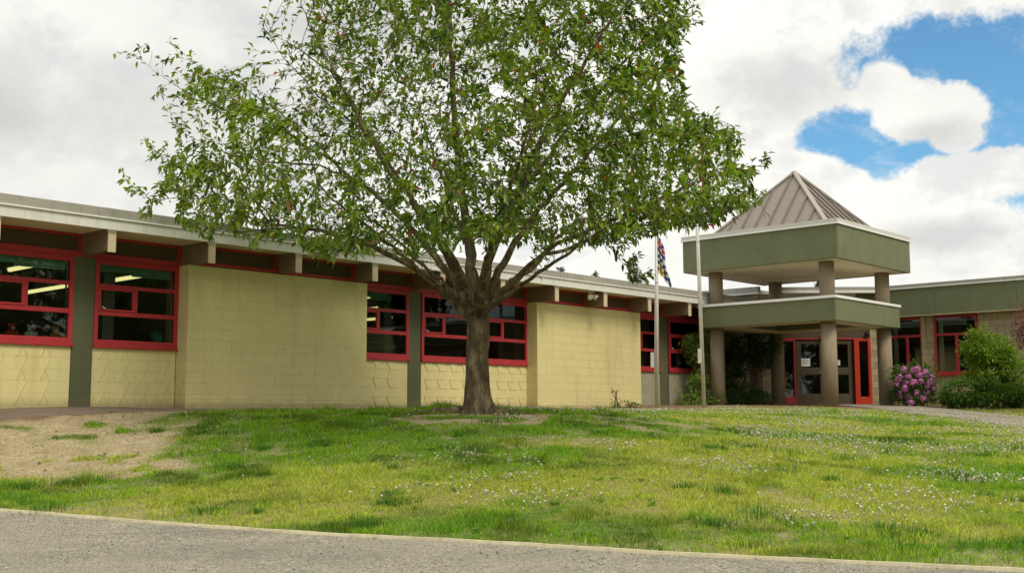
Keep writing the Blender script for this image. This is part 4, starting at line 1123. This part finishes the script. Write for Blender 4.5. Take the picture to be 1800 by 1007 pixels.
    m = MB(); bx(m, 26.25, 26.60, 2.95, 26, 2.985, 3.0); m.build('soffit', 'soffit_cream', school)
    m = MB(); x = 3.0
    for a, b in ((2.98, 5.06), (5.066, 7.50), (7.506, 9.9), (9.906, 14), (14.006, 26)): bx(m, 26.25, 26.34, a, b, 3.0, 3.85)
    m.build('green_fascia', 'stucco_green', school)
    m = MB(); bx(m, 26.22, 26.5, 2.93, 26, 3.885, 3.985, 0); bx(m, 26.205, 26.5, 2.93, 26, 3.85, 3.885, 1); m.build('roof_edge', ['cap_grey', 'cap_white'], school)
    m = MB(); bx(m, 26.5, 34, 3.2, 26, 3.5, 3.9); m.build('roof', 'roof_gravel', school)
    m = MB(); bx(m, 30.8, 31, 2.9, 14, 0, 3.5); bx(m, SW + .26, 31, 13.7, 13.9, 0, 3.5); bx(m, SW + .26, 31, 2.7, 2.9, 0, 3.4); bx(m, SW + .26, 31, 2.9, 13.7, 3.1, 3.2); m.build('inner_wall', 'interior_wall', school)
    m = MB(); bx(m, SW + .26, 31, 2.9, 13.7, .0, .1); m.build('floor', 'interior_floor', school)
build_hall()

# things seen through the classroom windows ---------------------------------
def binside(name, label, cat, s, t, z, build, group=None):
    p = b2w(s, t, z); r = empty(name, p, label, cat, group, rz=math.pi / 2 - PSI); build(r); return r
def strip_lamp(s, t0, L, label):
    def b(r):
        m = MB(); m.box(-.11, .11, 0, L, .02, .07); m.build('housing', 'furniture_white', r)
        m = MB(); m.tube([(0, .03, -.005), (0, L - .03, -.005)], .045, 8); m.build('tube', 'lamp_tube', r)
    binside('strip_lamp', label, 'ceiling lamp', s, t0, 2.77, b, 'lit strip lamps on the classroom ceiling')
for s, t0, L, lab in ((1.27, -1.5, 1.35, 'lit yellow strip lamp high in the leftmost window'), (3.3, -4.6, 2.0, 'lit strip lamp seen lower and deeper in the leftmost window'),
                      (3.48, -1.6, 2.1, 'lit strip lamp in the top pane of the window right of the first green pier'),
                      (9.3, -1.2, 1.8, 'topmost lit strip lamp in the window right of the big cream block'), (11.3, -3.2, 2.0, 'middle lit strip lamp in the window right of the big cream block'), (13.5, -5.1, 2.1, 'lowest lit strip lamp in the window right of the big cream block'),
                      (10.7, -.6, 1.3, 'lit strip lamp at the top left of the window behind the cherry trunk'), (13.2, -2.6, 2.0, 'lit strip lamp above the rail in the window behind the cherry trunk'),
                      (21.2, -1.4, 1.8, 'upper lit strip lamp in the window right of the second cream block'),
                      (23.1, -3.4, 1.2, 'lower lit strip lamp in the window right of the second cream block'), (23.2, -1.5, 1.4, 'lit strip lamp in the last classroom window above the light green shrub')):
    strip_lamp(s, t0, L, lab)
def b_globe(r):
    m = MB(); m.ball((0, 0, .17), .13, 20, 14); m.build('sphere', 'globe_teal', r, smooth=True)
    m = MB(); m.tube([(0, 0, 0), (0, 0, .015), (0, 0, .02), (0, 0, .05)], [.09, .09, .02, .015], 12)
    a = [(0, .145 * math.cos(t), .17 + .145 * math.sin(t)) for t in np.linspace(-2.0, 1.4, 12)]; m.tube(a, .006, 5); m.build('stand', 'steel', r)
binside('desk_globe', 'teal globe on the sill inside the window right of the first green pier', 'globe', 2.93, -.25, 1.24, b_globe)
def plush(cols):
    def b(r):
        m = MB(); m.ball((0, 0, .09), .085, 12, 9, (1, .9, 1.1), jit=.05); m.ball((0, -.01, .215), .062, 12, 9, jit=.05)
        for dx in (-.045, .045): m.ball((dx, 0, .272), .022, 8, 6)
        for dx in (-.085, .085): m.ball((dx, -.02, .12), .034, 8, 6, (1, 1, 1.5))
        for dx in (-.05, .05): m.ball((dx, -.08, .03), .036, 8, 6, (1, 1.4, 1))
        m.build('body', cols[0], r, smooth=True)
        m = MB(); m.ball((0, -.065, .205), .026, 8, 6); m.ball((-.024, -.058, .235), .008, 6, 4); m.ball((.024, -.058, .235), .008, 6, 4); m.build('face', cols[1], r, smooth=True)
    return b
binside('plush_toy', 'orange plush toy on the sill at the right end of the leftmost window', 'toy', .98, -.2, 1.24, plush(('plush_orange', 'black_plastic')), 'plush toys on the window sill')
binside('plush_toy', 'white plush toy on the sill in the middle of the leftmost window', 'toy', .56, -.25, 1.24, plush(('plush_white', 'plush_red')), 'plush toys on the window sill')
binside('plush_toy', 'red plush toy with white face on the sill near the left edge', 'toy', .22, -.22, 1.24, plush(('plush_red', 'plush_white')), 'plush toys on the window sill')
def b_chair(r):
    m = MB(); fr = [(-.28, 0, 0), (-.28, 0, .30), (-.22, 0, .36), (.22, 0, .36), (.28, 0, .30), (.28, 0, 0)]; m.tube(fr, .014, 6)
    m.tube([(-.27, 0, .12), (.27, 0, .12)], .012, 6); m.build('rack', 'furniture_white', r, smooth=True)
    m = MB(); m.box(-.24, .24, -.02, .22, .0, .09); m.build('tray', 'furniture_white', r, bevel=.01)
binside('desk_rack', 'white wire rack on the sill of the window right of the big cream block', 'rack', 8.35, -.35, 1.22, b_chair)
def b_basket(r):
    m = MB(); m.tube([(0, 0, 0), (0, 0, .02), (0, 0, .16)], [.10, .14, .19], 14); m.build('bowl', 'blind_green', r)
    m = MB(); m.ball((-.08, 0, .17), .06, 8, 6); m.ball((.07, .02, .18), .07, 8, 6); m.ball((.0, .05, .19), .055, 8, 6); m.build('contents', 'furniture_white', r, smooth=True)
binside('sill_bowl', 'pale green bowl on the sill just right of the cherry trunk', 'bowl', 11.75, -.25, 1.22, b_basket)
def b_bottle(r):
    m = MB(); m.tube([(0, 0, 0), (0, 0, .02), (0, 0, .2), (0, 0, .27), (0, 0, .30), (0, 0, .34)], [.10, .12, .12, .07, .04, .04], 14); m.build('body', 'toy_pink', r, smooth=True)
    m = MB(); m.tube([(0, 0, .34), (0, 0, .38)], [.05, .05], 10); m.build('lid', 'furniture_white', r)
binside('pink_bottle', 'pink bottle on the sill of the window right of the second cream block', 'bottle', 17.75, -.25, 1.22, b_bottle)

# golden statue-like garland in the left side light
def b_garland(r):
    m = MB(); pts = [(.04 * math.sin(j * 1.1), .02 * math.cos(j * 1.7), .08 + j * .11) for j in range(12)]
    m.tube(pts, [.05, .09, .06, .10, .07, .09, .05, .08, .05, .06, .04, .03], 9); m.build('ribbon', 'toy_gold', r, smooth=True)
    m = MB(); m.tube([(0, 0, 0), (0, 0, .03), (0, 0, .08)], [.13, .13, .05], 12); m.build('base', 'furniture_white', r)
    m = MB(); m.ball((.07, -.04, .95), .06, 8, 6, jit=.3); m.ball((-.05, -.04, .45), .05, 8, 6, jit=.3); m.build('flowers', 'plush_white', r, smooth=True)
gr = empty('ribbon_stand', (8.77, 36.35, EYE + .30), 'gold ribbon decoration on a stand inside the glass left of the doors', 'decoration'); b_garland(gr)

# ------------------------------------------------------------------ entrance canopy
def build_portico():
    gx, gy = b2w(21.65, 2.95, 0)[:2]; gz = hz(gx, gy)
    rt = empty('entrance_canopy', (ROOTP[0], ROOTP[1], ROOTP[2]), 'two-tier green entrance canopy on four round columns with a brown pyramid roof', 'canopy', rz=math.pi / 2 - PSI)
    for s, t in ((19.95, 4.68), (19.95, 1.20), (23.40, 4.68), (23.40, 1.20)):
        w = b2w(s, t, 0); g = hz(w[0], w[1]) - EYE
        m = MB(); m.tube([(s, -t, g - .2), (s, -t, 2.44)], .205, 40); m.tube([(s, -t, 2.98), (s, -t, 4.07)], .205, 40); m.build('column', 'column_tan', rt, smooth=False)
        for o in (rt.children[-1],):
            me = o.data
            for p in me.polygons: p.use_smooth = len(p.vertices) == 4
    def ring(s0, s1, t0, t1, z0, z1, band):
        # green band with a recessed underside
        m = MB()
        bx(m, s0, s1, t0, t0 + band, z0, z1); bx(m, s0, s1, t1 - band, t1, z0, z1)
        bx(m, s0, s0 + band, t0 + band, t1 - band, z0, z1); bx(m, s1 - band, s1, t0 + band, t1 - band, z0, z1)
        return m
    # lower tier
    s0, s1, t0, t1 = 19.56, 23.58 + .0, .85, 5.10
    lo = ring(s0, s1, t0, t1, 2.425, 3.02, .10).build('lower_band', 'stucco_green', rt, bevel=.012)
    m = MB(); bx(m, s0 + .1, s1 - .1, t1 - .66, t1 - .1, 2.43, 2.49); bx(m, s0 + .1, s1 - .1, t0 + .1, t0 + .66, 2.43, 2.49)
    bx(m, s0 + .1, s0 + .66, t0 + .66, t1 - .66, 2.43, 2.49); bx(m, s1 - .66, s1 - .1, t0 + .66, t1 - .66, 2.43, 2.49); m.build('soffit_ring', 'soffit_cream', lo)
    m = MB(); bx(m, s0 + .60, s1 - .60, t0 + .60, t0 + .66, 2.49, 2.93); bx(m, s0 + .60, s1 - .60, t1 - .66, t1 - .60, 2.49, 2.93)
    bx(m, s0 + .60, s0 + .66, t0 + .66, t1 - .66, 2.49, 2.93); bx(m, s1 - .66, s1 - .60, t0 + .66, t1 - .66, 2.49, 2.93); bx(m, s0 + .1, s1 - .1, t0 + .1, t1 - .1, 2.93, 3.0)
    m.build('well', 'stucco_green', lo)
    m = ring(s0 - .035, s1 + .035, t0 - .035, t1 + .035, 3.02, 3.095, .2); bx(m, s0 + .165, s1 - .165, t0 + .165, t1 - .165, 3.02, 3.05); m.build('cap', 'cap_white', lo, bevel=.006)
    # upper tier
    s0, s1, t0, t1 = 19.40, 24.00, .45, 5.30
    up = ring(s0, s1, t0, t1, 4.047, 4.957, .10).build('upper_band', 'stucco_green', rt, bevel=.012)
    m = MB(); a = 1.0
    bx(m, s0 + .1, s1 - .1, t1 - a, t1 - .1, 4.05, 4.11); bx(m, s0 + .1, s1 - .1, t0 + .1, t0 + a, 4.05, 4.11)
    bx(m, s0 + .1, s0 + a, t0 + a, t1 - a, 4.05, 4.11); bx(m, s1 - a, s1 - .1, t0 + a, t1 - a, 4.05, 4.11); bx(m, s0 + a, s1 - a, t0 + a, t1 - a, 4.095, 4.15)
    m.build('soffit_panel', 'soffit_cream', up)
    m = ring(s0 - .03, s1 + .03, t0 - .03, t1 + .03, 4.995, 5.105, .2); m.build('cap', 'roof_trim', up, bevel=.006)
    m = ring(s0 - .045, s1 + .045, t0 - .045, t1 + .045, 4.957, 4.995, .2); m.build('drip_edge', 'cap_white', up)
    # pyramid
    i = .50; A = Vector((21.70, -2.875, 7.03)); zb = 5.02
    c = [Vector((s0 + i, -(t1 - i), zb)), Vector((s1 - i, -(t1 - i), zb)), Vector((s1 - i, -(t0 + i), zb)), Vector((s0 + i, -(t0 + i), zb))]
    m = MB(); m.add([tuple(v) for v in c] + [tuple(A)], [(0, 1, 4), (1, 2, 4), (2, 3, 4), (3, 0, 4), (3, 2, 1, 0)])
    py = m.build('pyramid_roof', 'roof_metal', rt)
    seam = MB()
    for k in range(4):
        a_, b_ = c[k], c[(k + 1) % 4]; mid = (a_ + b_) / 2; e = (b_ - a_).normalized(); L = (b_ - a_).length; up_ = (A - mid); nrm = e.cross(up_).normalized()
        if nrm.z < 0: nrm = -nrm
        n = 9
        for j in range(n):
            x = -L / 2 + L * (j + .5) / n; fr = 1 - abs(x) / (L / 2)
            if fr < .03: continue
            p = mid + e * x + nrm * .012; q = p + up_ * (fr - .01)
            seam.bar(p, q, .028, .075, nrm)
    seam.build('standing_seam', 'seam_shaded', py)
    hip = MB()
    for k in range(4):
        d = (A - c[k]).normalized(); hip.bar(c[k] + Vector((0, 0, .02)), A + Vector((0, 0, .03)), .13, .05, (0, 0, 1))
    hip.build('hip_flashing', 'roof_hip', py)
    # small light on the right corner of the lower tier
    m = MB(); m.tube([(23.62, -.95, 3.10), (23.66, -.92, 3.16)], .012, 6); m.tube([(23.62, -.95, 3.15), (23.78, -.99, 3.20)], [.03, .05], 10); m.build('spot_lamp', 'white_plastic', rt, smooth=True)
    return rt
build_portico()

# ------------------------------------------------------------------ flagpoles and flags
def flagpole(px, py, Y, h, tilt, label, box_z):
    x, y, _ = at(px, py, Y); z = hz(x, y); r = empty('flagpole', (x, y, z), label, 'flagpole', 'flagpoles in front of the entrance')
    m = MB(); m.tube([(0, 0, -.1), (h * tilt * .5, 0, h * .5), (h * tilt, 0, h)], [.052, .047, .036], 16); m.build('pole', 'pole_metal', r, smooth=True)
    m = MB()
    for q in (.33, .62): m.tube([(h * q * tilt, 0, h * q - .012), (h * q * tilt, 0, h * q + .012)], .054 - .012 * q, 16)
    m.build('joint', 'steel', r, smooth=False)
    m = MB(); m.ball((h * tilt, 0, h + .05), .06, 14, 10); m.build('finial', 'steel', r, smooth=True)
    m = MB(); m.box(-.135, -.055, -.05, .03, box_z, box_z + .36); m.build('lock_box', 'pole_metal', r, bevel=.006)
    m = MB(); m.tube([(-.045, -.05, .9), (h * tilt - .04, -.045, h - .05)], .004, 4); m.build('halyard', 'white_plastic', r)
    return r, (x, y, z, h, tilt)
f1, i1 = flagpole(1155, 722, 27, 4.95, .013, 'left flagpole, with the blue, white, red and yellow provincial flag', 1.03)
f2, i2 = flagpole(1238, 718.5, 28, 6.7, -.0175, 'right flagpole, rising past the left corner of the upper canopy band', 1.12)

def flag(name, label, pole, drop, px0, px1, colour, seed):
    """limp flag: cloth gathered in folds hanging from the halyard; colour(u, v) gives the flag's own pattern"""
    x0, y0, z0, h, tilt = pole; top = z0 + drop[0]; n, m_ = 60, 70
    fly, hoist = 1.8, .9; V, C = [], []
    for i in range(m_ + 1):
        v = i / m_       # 0 hoist edge .. 1 fly edge
        for j in range(n + 1):
            u = j / n    # 0 top .. 1 bottom along the hoist
            # the fly end falls: points turn down around the top corner
            gx = v * (.15 + .18 * u) * (1 + .08 * math.sin(u * 9 + seed)); gz = -u * hoist * (1.05 + .12 * v) - .36 * v ** 1.2
            fold = math.sin(v * 21 + u * 2.2 + seed) * .075 * (v ** .4) * (.4 + u * .6); fx = math.sin(v * 21 + u * 2 + seed + 1.2) * .018 * v
            V.append((x0 + .05 + (gx + fx) * px1, y0 - .03 + fold, top + gz * drop[1])); C.append(colour(v, u))
    W = m_ + 1; F_ = [(i * (n + 1) + j, (i + 1) * (n + 1) + j, (i + 1) * (n + 1) + j + 1, i * (n + 1) + j + 1) for i in range(m_) for j in range(n)]
    o = np_mesh(name, np.array(V), np.array(F_), 'petal', None, tint=np.array(C), smooth=True)
    o.data.transform(Matrix.Translation((-x0, -y0, -top))); o.location = (x0, y0, top)
    so = o.modifiers.new('thick', 'SOLIDIFY'); so.thickness = .003
    tag(o, label, 'flag'); return o
WHT, RED, BLU, YEL = (.78, .78, .80), (.66, .02, .035), (.02, .06, .34), (.85, .62, .02)
def bc(x, y):
    x = min(1, x * 1.25 + .12)
    # upper 45 %: crosses of red and white on blue with a gold disc; lower part: wavy blue and white bars with a rising gold sun
    if y < .45:
        yy = y / .45; cx, cy = x - .5, yy - .5
        if math.hypot(cx * 2, cy * .9) < .13: return YEL
        if abs(cy) < .10 or abs(cx) < .05: return RED
        if abs(cy) < .17 or abs(cx) < .085: return WHT
        d = abs(abs(cx) - abs(cy))
        if d < .035: return RED
        if d < .09: return WHT
        return BLU
    r = math.hypot((x - .5) * 1.9, (y - 1.0) * 1.1); a = math.atan2(1.0 - y, x - .5)
    if r < .22 or (r < .46 and math.sin(a * 17) > -.1 + (r - .22) * 3): return YEL
    w = y + .018 * math.sin(x * 18)
    return BLU if int((w - .45) / .08) % 2 else WHT
flag('provincial_flag', 'limp flag with blue, white and red crosses and a yellow sun on the left flagpole', i1, (4.30, 1.0), 0, 1.05, bc, .4)
def ca(x, y):
    if x < .25 or x > .75: return RED
    d = math.hypot((x - .5) * 2, (y - .5)); a = math.atan2(y - .5, (x - .5) * 2)
    return RED if d < .22 + .10 * math.cos(a * 11) else WHT
flag('national_flag', 'limp red and white flag half hidden behind the cherry leaves at the right', i2, (6.55, 1.5), 0, .9, ca, 1.4)

# overhead wire across the top of the picture
def build_wire():
    a = np.array(at(905, -2, 24)); b = np.array(at(1190, 9, 27)); d = b - a; pts = []
    for t in np.linspace(-9, 1.02, 40):
        c = a + d * t; c[2] += .0006 * ((t - .5) * np.linalg.norm(d)) ** 2; pts.append(tuple(c))
    m = MB(); m.tube(pts, .013, 6); tag(m.build('overhead_wire', 'wire_black', None), 'dark overhead wire crossing behind the top of the cherry tree', 'wire')
build_wire()

# ------------------------------------------------------------------ light, sky, camera
SUN_AZ, SUN_EL = math.radians(142), math.radians(50)        # compass-like: from +Y clockwise
sd = Vector((math.sin(SUN_AZ) * math.cos(SUN_EL), math.cos(SUN_AZ) * math.cos(SUN_EL), math.sin(SUN_EL)))
L = bpy.data.lights.new('sun', 'SUN'); L.energy = 1.6; L.angle = math.radians(22); L.color = (1., .92, .76)
lo = bpy.data.objects.new('sun', L); COL.objects.link(lo); lo.rotation_euler = sd.to_track_quat('Z', 'Y').to_euler(); lo.location = (0, 0, 30)

def build_world():
    w = bpy.data.worlds.new('World'); SC.world = w; w.use_nodes = True; t = w.node_tree; n = t.nodes; l = t.links
    bg = n['Background']; bg.inputs[1].default_value = .10
    sky = n.new('ShaderNodeTexSky'); sky.sky_type = 'NISHITA'; sky.sun_disc = False; sky.sun_elevation = SUN_EL; sky.sun_rotation = SUN_AZ; sky.altitude = 50; sky.air_density = 1.0; sky.dust_density = .4; sky.ozone_density = 2.5
    tc = n.new('ShaderNodeTexCoord'); D = tc.outputs['Generated']
    def mth(op, a, b=None, c=None, clamp=False):
        m = n.new('ShaderNodeMath'); m.operation = op; m.use_clamp = clamp
        for i, v in enumerate((a, b, c)):
            if v is None: continue
            if isinstance(v, (int, float)): m.inputs[i].default_value = v
            else: l.new(v, m.inputs[i])
        return m.outputs[0]
    def noi(scale, det=6, rough=.6, sc=(1, 1, 1), off=(0, 0, 0), dist=0):
        mp = n.new('ShaderNodeMapping'); mp.inputs['Scale'].default_value = sc; mp.inputs['Location'].default_value = off; l.new(D, mp.inputs[0])
        x = n.new('ShaderNodeTexNoise'); x.inputs['Scale'].default_value = scale; x.inputs['Detail'].default_value = det; x.inputs['Roughness'].default_value = rough; x.inputs['Distortion'].default_value = dist
        l.new(mp.outputs[0], x.inputs['Vector']); return x.outputs['Fac']
    def mapr(x, a, b, c=0., d=1., smooth=True):
        m = n.new('ShaderNodeMapRange'); m.interpolation_type = 'SMOOTHSTEP' if smooth else 'LINEAR'
        for i, v in enumerate((x, a, b, c, d)):
            if isinstance(v, (int, float)): m.inputs[i].default_value = v
            else: l.new(v, m.inputs[i])
        return m.outputs[0]
    def blob(px, py, rx, ry):
        """elliptic patch of sky: returns 1 at its middle falling through 0 at its rim"""
        c = np.array(at(px, py, 1.0)) - np.array([0, 0, EYE]); c /= np.linalg.norm(c)
        ax = np.cross(c, [0, 0, 1.]); ax /= np.linalg.norm(ax); ay = np.cross(ax, c)
        def dot(v):
            m = n.new('ShaderNodeVectorMath'); m.operation = 'DOT_PRODUCT'; l.new(D, m.inputs[0]); m.inputs[1].default_value = tuple(v); return m.outputs['Value']
        a = mth('MULTIPLY', dot(ax), FPX / rx); b = mth('MULTIPLY', dot(ay), FPX / ry); fwd = mth('GREATER_THAN', dot(c), 0)
        r = mth('SQRT', mth('ADD', mth('MULTIPLY', a, a), mth('MULTIPLY', b, b)))
        return mth('SUBTRACT', mth('MULTIPLY', mth('SUBTRACT', 2, r), fwd), 1)
    def union(bs):
        r = bs[0]
        for b in bs[1:]: r = mth('MAXIMUM', r, b)
        return r
    big = noi(9, 10, .66, off=(3.1, .4, 1.7)); fine = noi(30, 9, .70, off=(.3, 2, 5)); soft = noi(3.2, 6, .55, sc=(1, 1, 2.0), off=(1, 7, 2))
    d1 = mth('MULTIPLY', mth('SUBTRACT', big, .5), 2.2); d2 = mth('MULTIPLY', mth('SUBTRACT', fine, .5), 1.5); ds = mth('ADD', d1, d2)
    blue = union([blob(1770, 82, 235, 78), blob(1815, 215, 100, 125), blob(1490, 240, 82, 46), blob(1560, 282, 100, 40), blob(1625, 70, 80, 62), blob(1640, 288, 45, 20), blob(1960, 160, 200, 160), blob(1795, 322, 26, 12)])
    puff = union([blob(1558, 152, 46, 46), blob(1600, 192, 64, 56), blob(1672, 200, 56, 50), blob(1680, 235, 44, 34), blob(1705, 310, 130, 40), blob(1410, 300, 80, 32), blob(1480, 325, 60, 28), blob(1600, 335, 60, 26), blob(1680, -12, 190, 30)])
    bl = mapr(mth('ADD', blue, mth('MULTIPLY', ds, .80)), -.16, .26)
    pf = mapr(mth('ADD', puff, mth('MULTIPLY', ds, .62)), -.06, .20)
    wisp = mapr(noi(11, 9, .7, sc=(1, 1, 1.8), off=(9, 1, 3)), .48, .78, 0, .65)
    clear = mth('MULTIPLY', mth('MULTIPLY', bl, mth('SUBTRACT', 1, pf)), mth('SUBTRACT', 1, wisp))
    # random small openings elsewhere in the sky, away from the photographed part
    sep = n.new('ShaderNodeSeparateXYZ'); l.new(D, sep.inputs[0])
    away = mapr(sep.outputs[1], .35, -.1); clear = mth('MAXIMUM', clear, mth('MULTIPLY', away, mapr(big, .55, .66)))
    # cloud brightness
    grey = union([blob(330, 190, 330, 110), blob(1380, 150, 200, 75), blob(1640, 235, 90, 30), blob(0, 150, 120, 120), blob(1640, 415, 130, 32), blob(700, 60, 300, 60), blob(1790, 120, 5, 5)])
    g1 = mapr(mth('ADD', grey, mth('MULTIPLY', ds, .55)), -.35, .95)
    rl = mapr(sep.outputs[0], -.35, .30)      # left half of the sky is duller, the right brighter
    base = n.new('ShaderNodeMix'); base.data_type = 'RGBA'
    l.new(mth('ADD', mth('MULTIPLY', g1, .55), mth('MULTIPLY', mapr(soft, .40, .66), .30), clamp=True), base.inputs[0])
    base.inputs[6].default_value = (7.75, 7.65, 7.2, 1); base.inputs[7].default_value = (4.3, 4.3, 4.15, 1)
    dull = n.new('ShaderNodeMix'); dull.data_type = 'RGBA'; dull.blend_type = 'MULTIPLY'; dull.inputs[0].default_value = 1
    l.new(base.outputs[2], dull.inputs[6]); cr = n.new('ShaderNodeCombineColor'); v = mapr(rl, 0, 1, .93, 1.0)
    for i in range(3): l.new(v, cr.inputs[i])
    l.new(cr.outputs[0], dull.inputs[7])
    # lit rims and grey bellies of the puffs
    belly = mapr(mth('ADD', noi(15, 6, .6, sc=(1, 1, 1.5), off=(2, 5, 8)), mth('MULTIPLY', d2, .15)), .46, .66, 0, .55)
    mb_ = n.new('ShaderNodeMix'); mb_.data_type = 'RGBA'; l.new(belly, mb_.inputs[0]); l.new(dull.outputs[2], mb_.inputs[6]); mb_.inputs[7].default_value = (4.9, 5.05, 5.15, 1)
    skyc = n.new('ShaderNodeMix'); skyc.data_type = 'RGBA'; skyc.blend_type = 'MULTIPLY'; skyc.inputs[0].default_value = 1; l.new(sky.outputs[0], skyc.inputs[6]); skyc.inputs[7].default_value = (.66, 1.02, 1.08, 1)
    fin = n.new('ShaderNodeMix'); fin.data_type = 'RGBA'; l.new(clear, fin.inputs[0]); l.new(mb_.outputs[2], fin.inputs[6]); l.new(skyc.outputs[2], fin.inputs[7])
    l.new(fin.outputs[2], bg.inputs[0])
    w.cycles.sampling_method = 'MANUAL'; w.cycles.sample_map_resolution = 512
build_world()

cam = bpy.data.cameras.new('camera'); cam.sensor_width = 36; cam.lens = 36 * FPX / 1800; cam.clip_end = 2000; cam.clip_start = .1
co = bpy.data.objects.new('camera', cam); COL.objects.link(co)
R = Matrix(((CX_[0], CU[0], -CF[0]), (CX_[1], CU[1], -CF[1]), (CX_[2], CU[2], -CF[2])))
co.matrix_world = Matrix.Translation((0, 0, EYE)) @ R.to_4x4(); SC.camera = co
SC.view_settings.view_transform = 'Standard'; SC.view_settings.look = 'None'; SC.view_settings.gamma = 1; SC.view_settings.use_curve_mapping = False
SC.view_settings.exposure = .48
SC.cycles.max_bounces = 6; SC.cycles.transparent_max_bounces = 12; SC.cycles.use_denoising = True
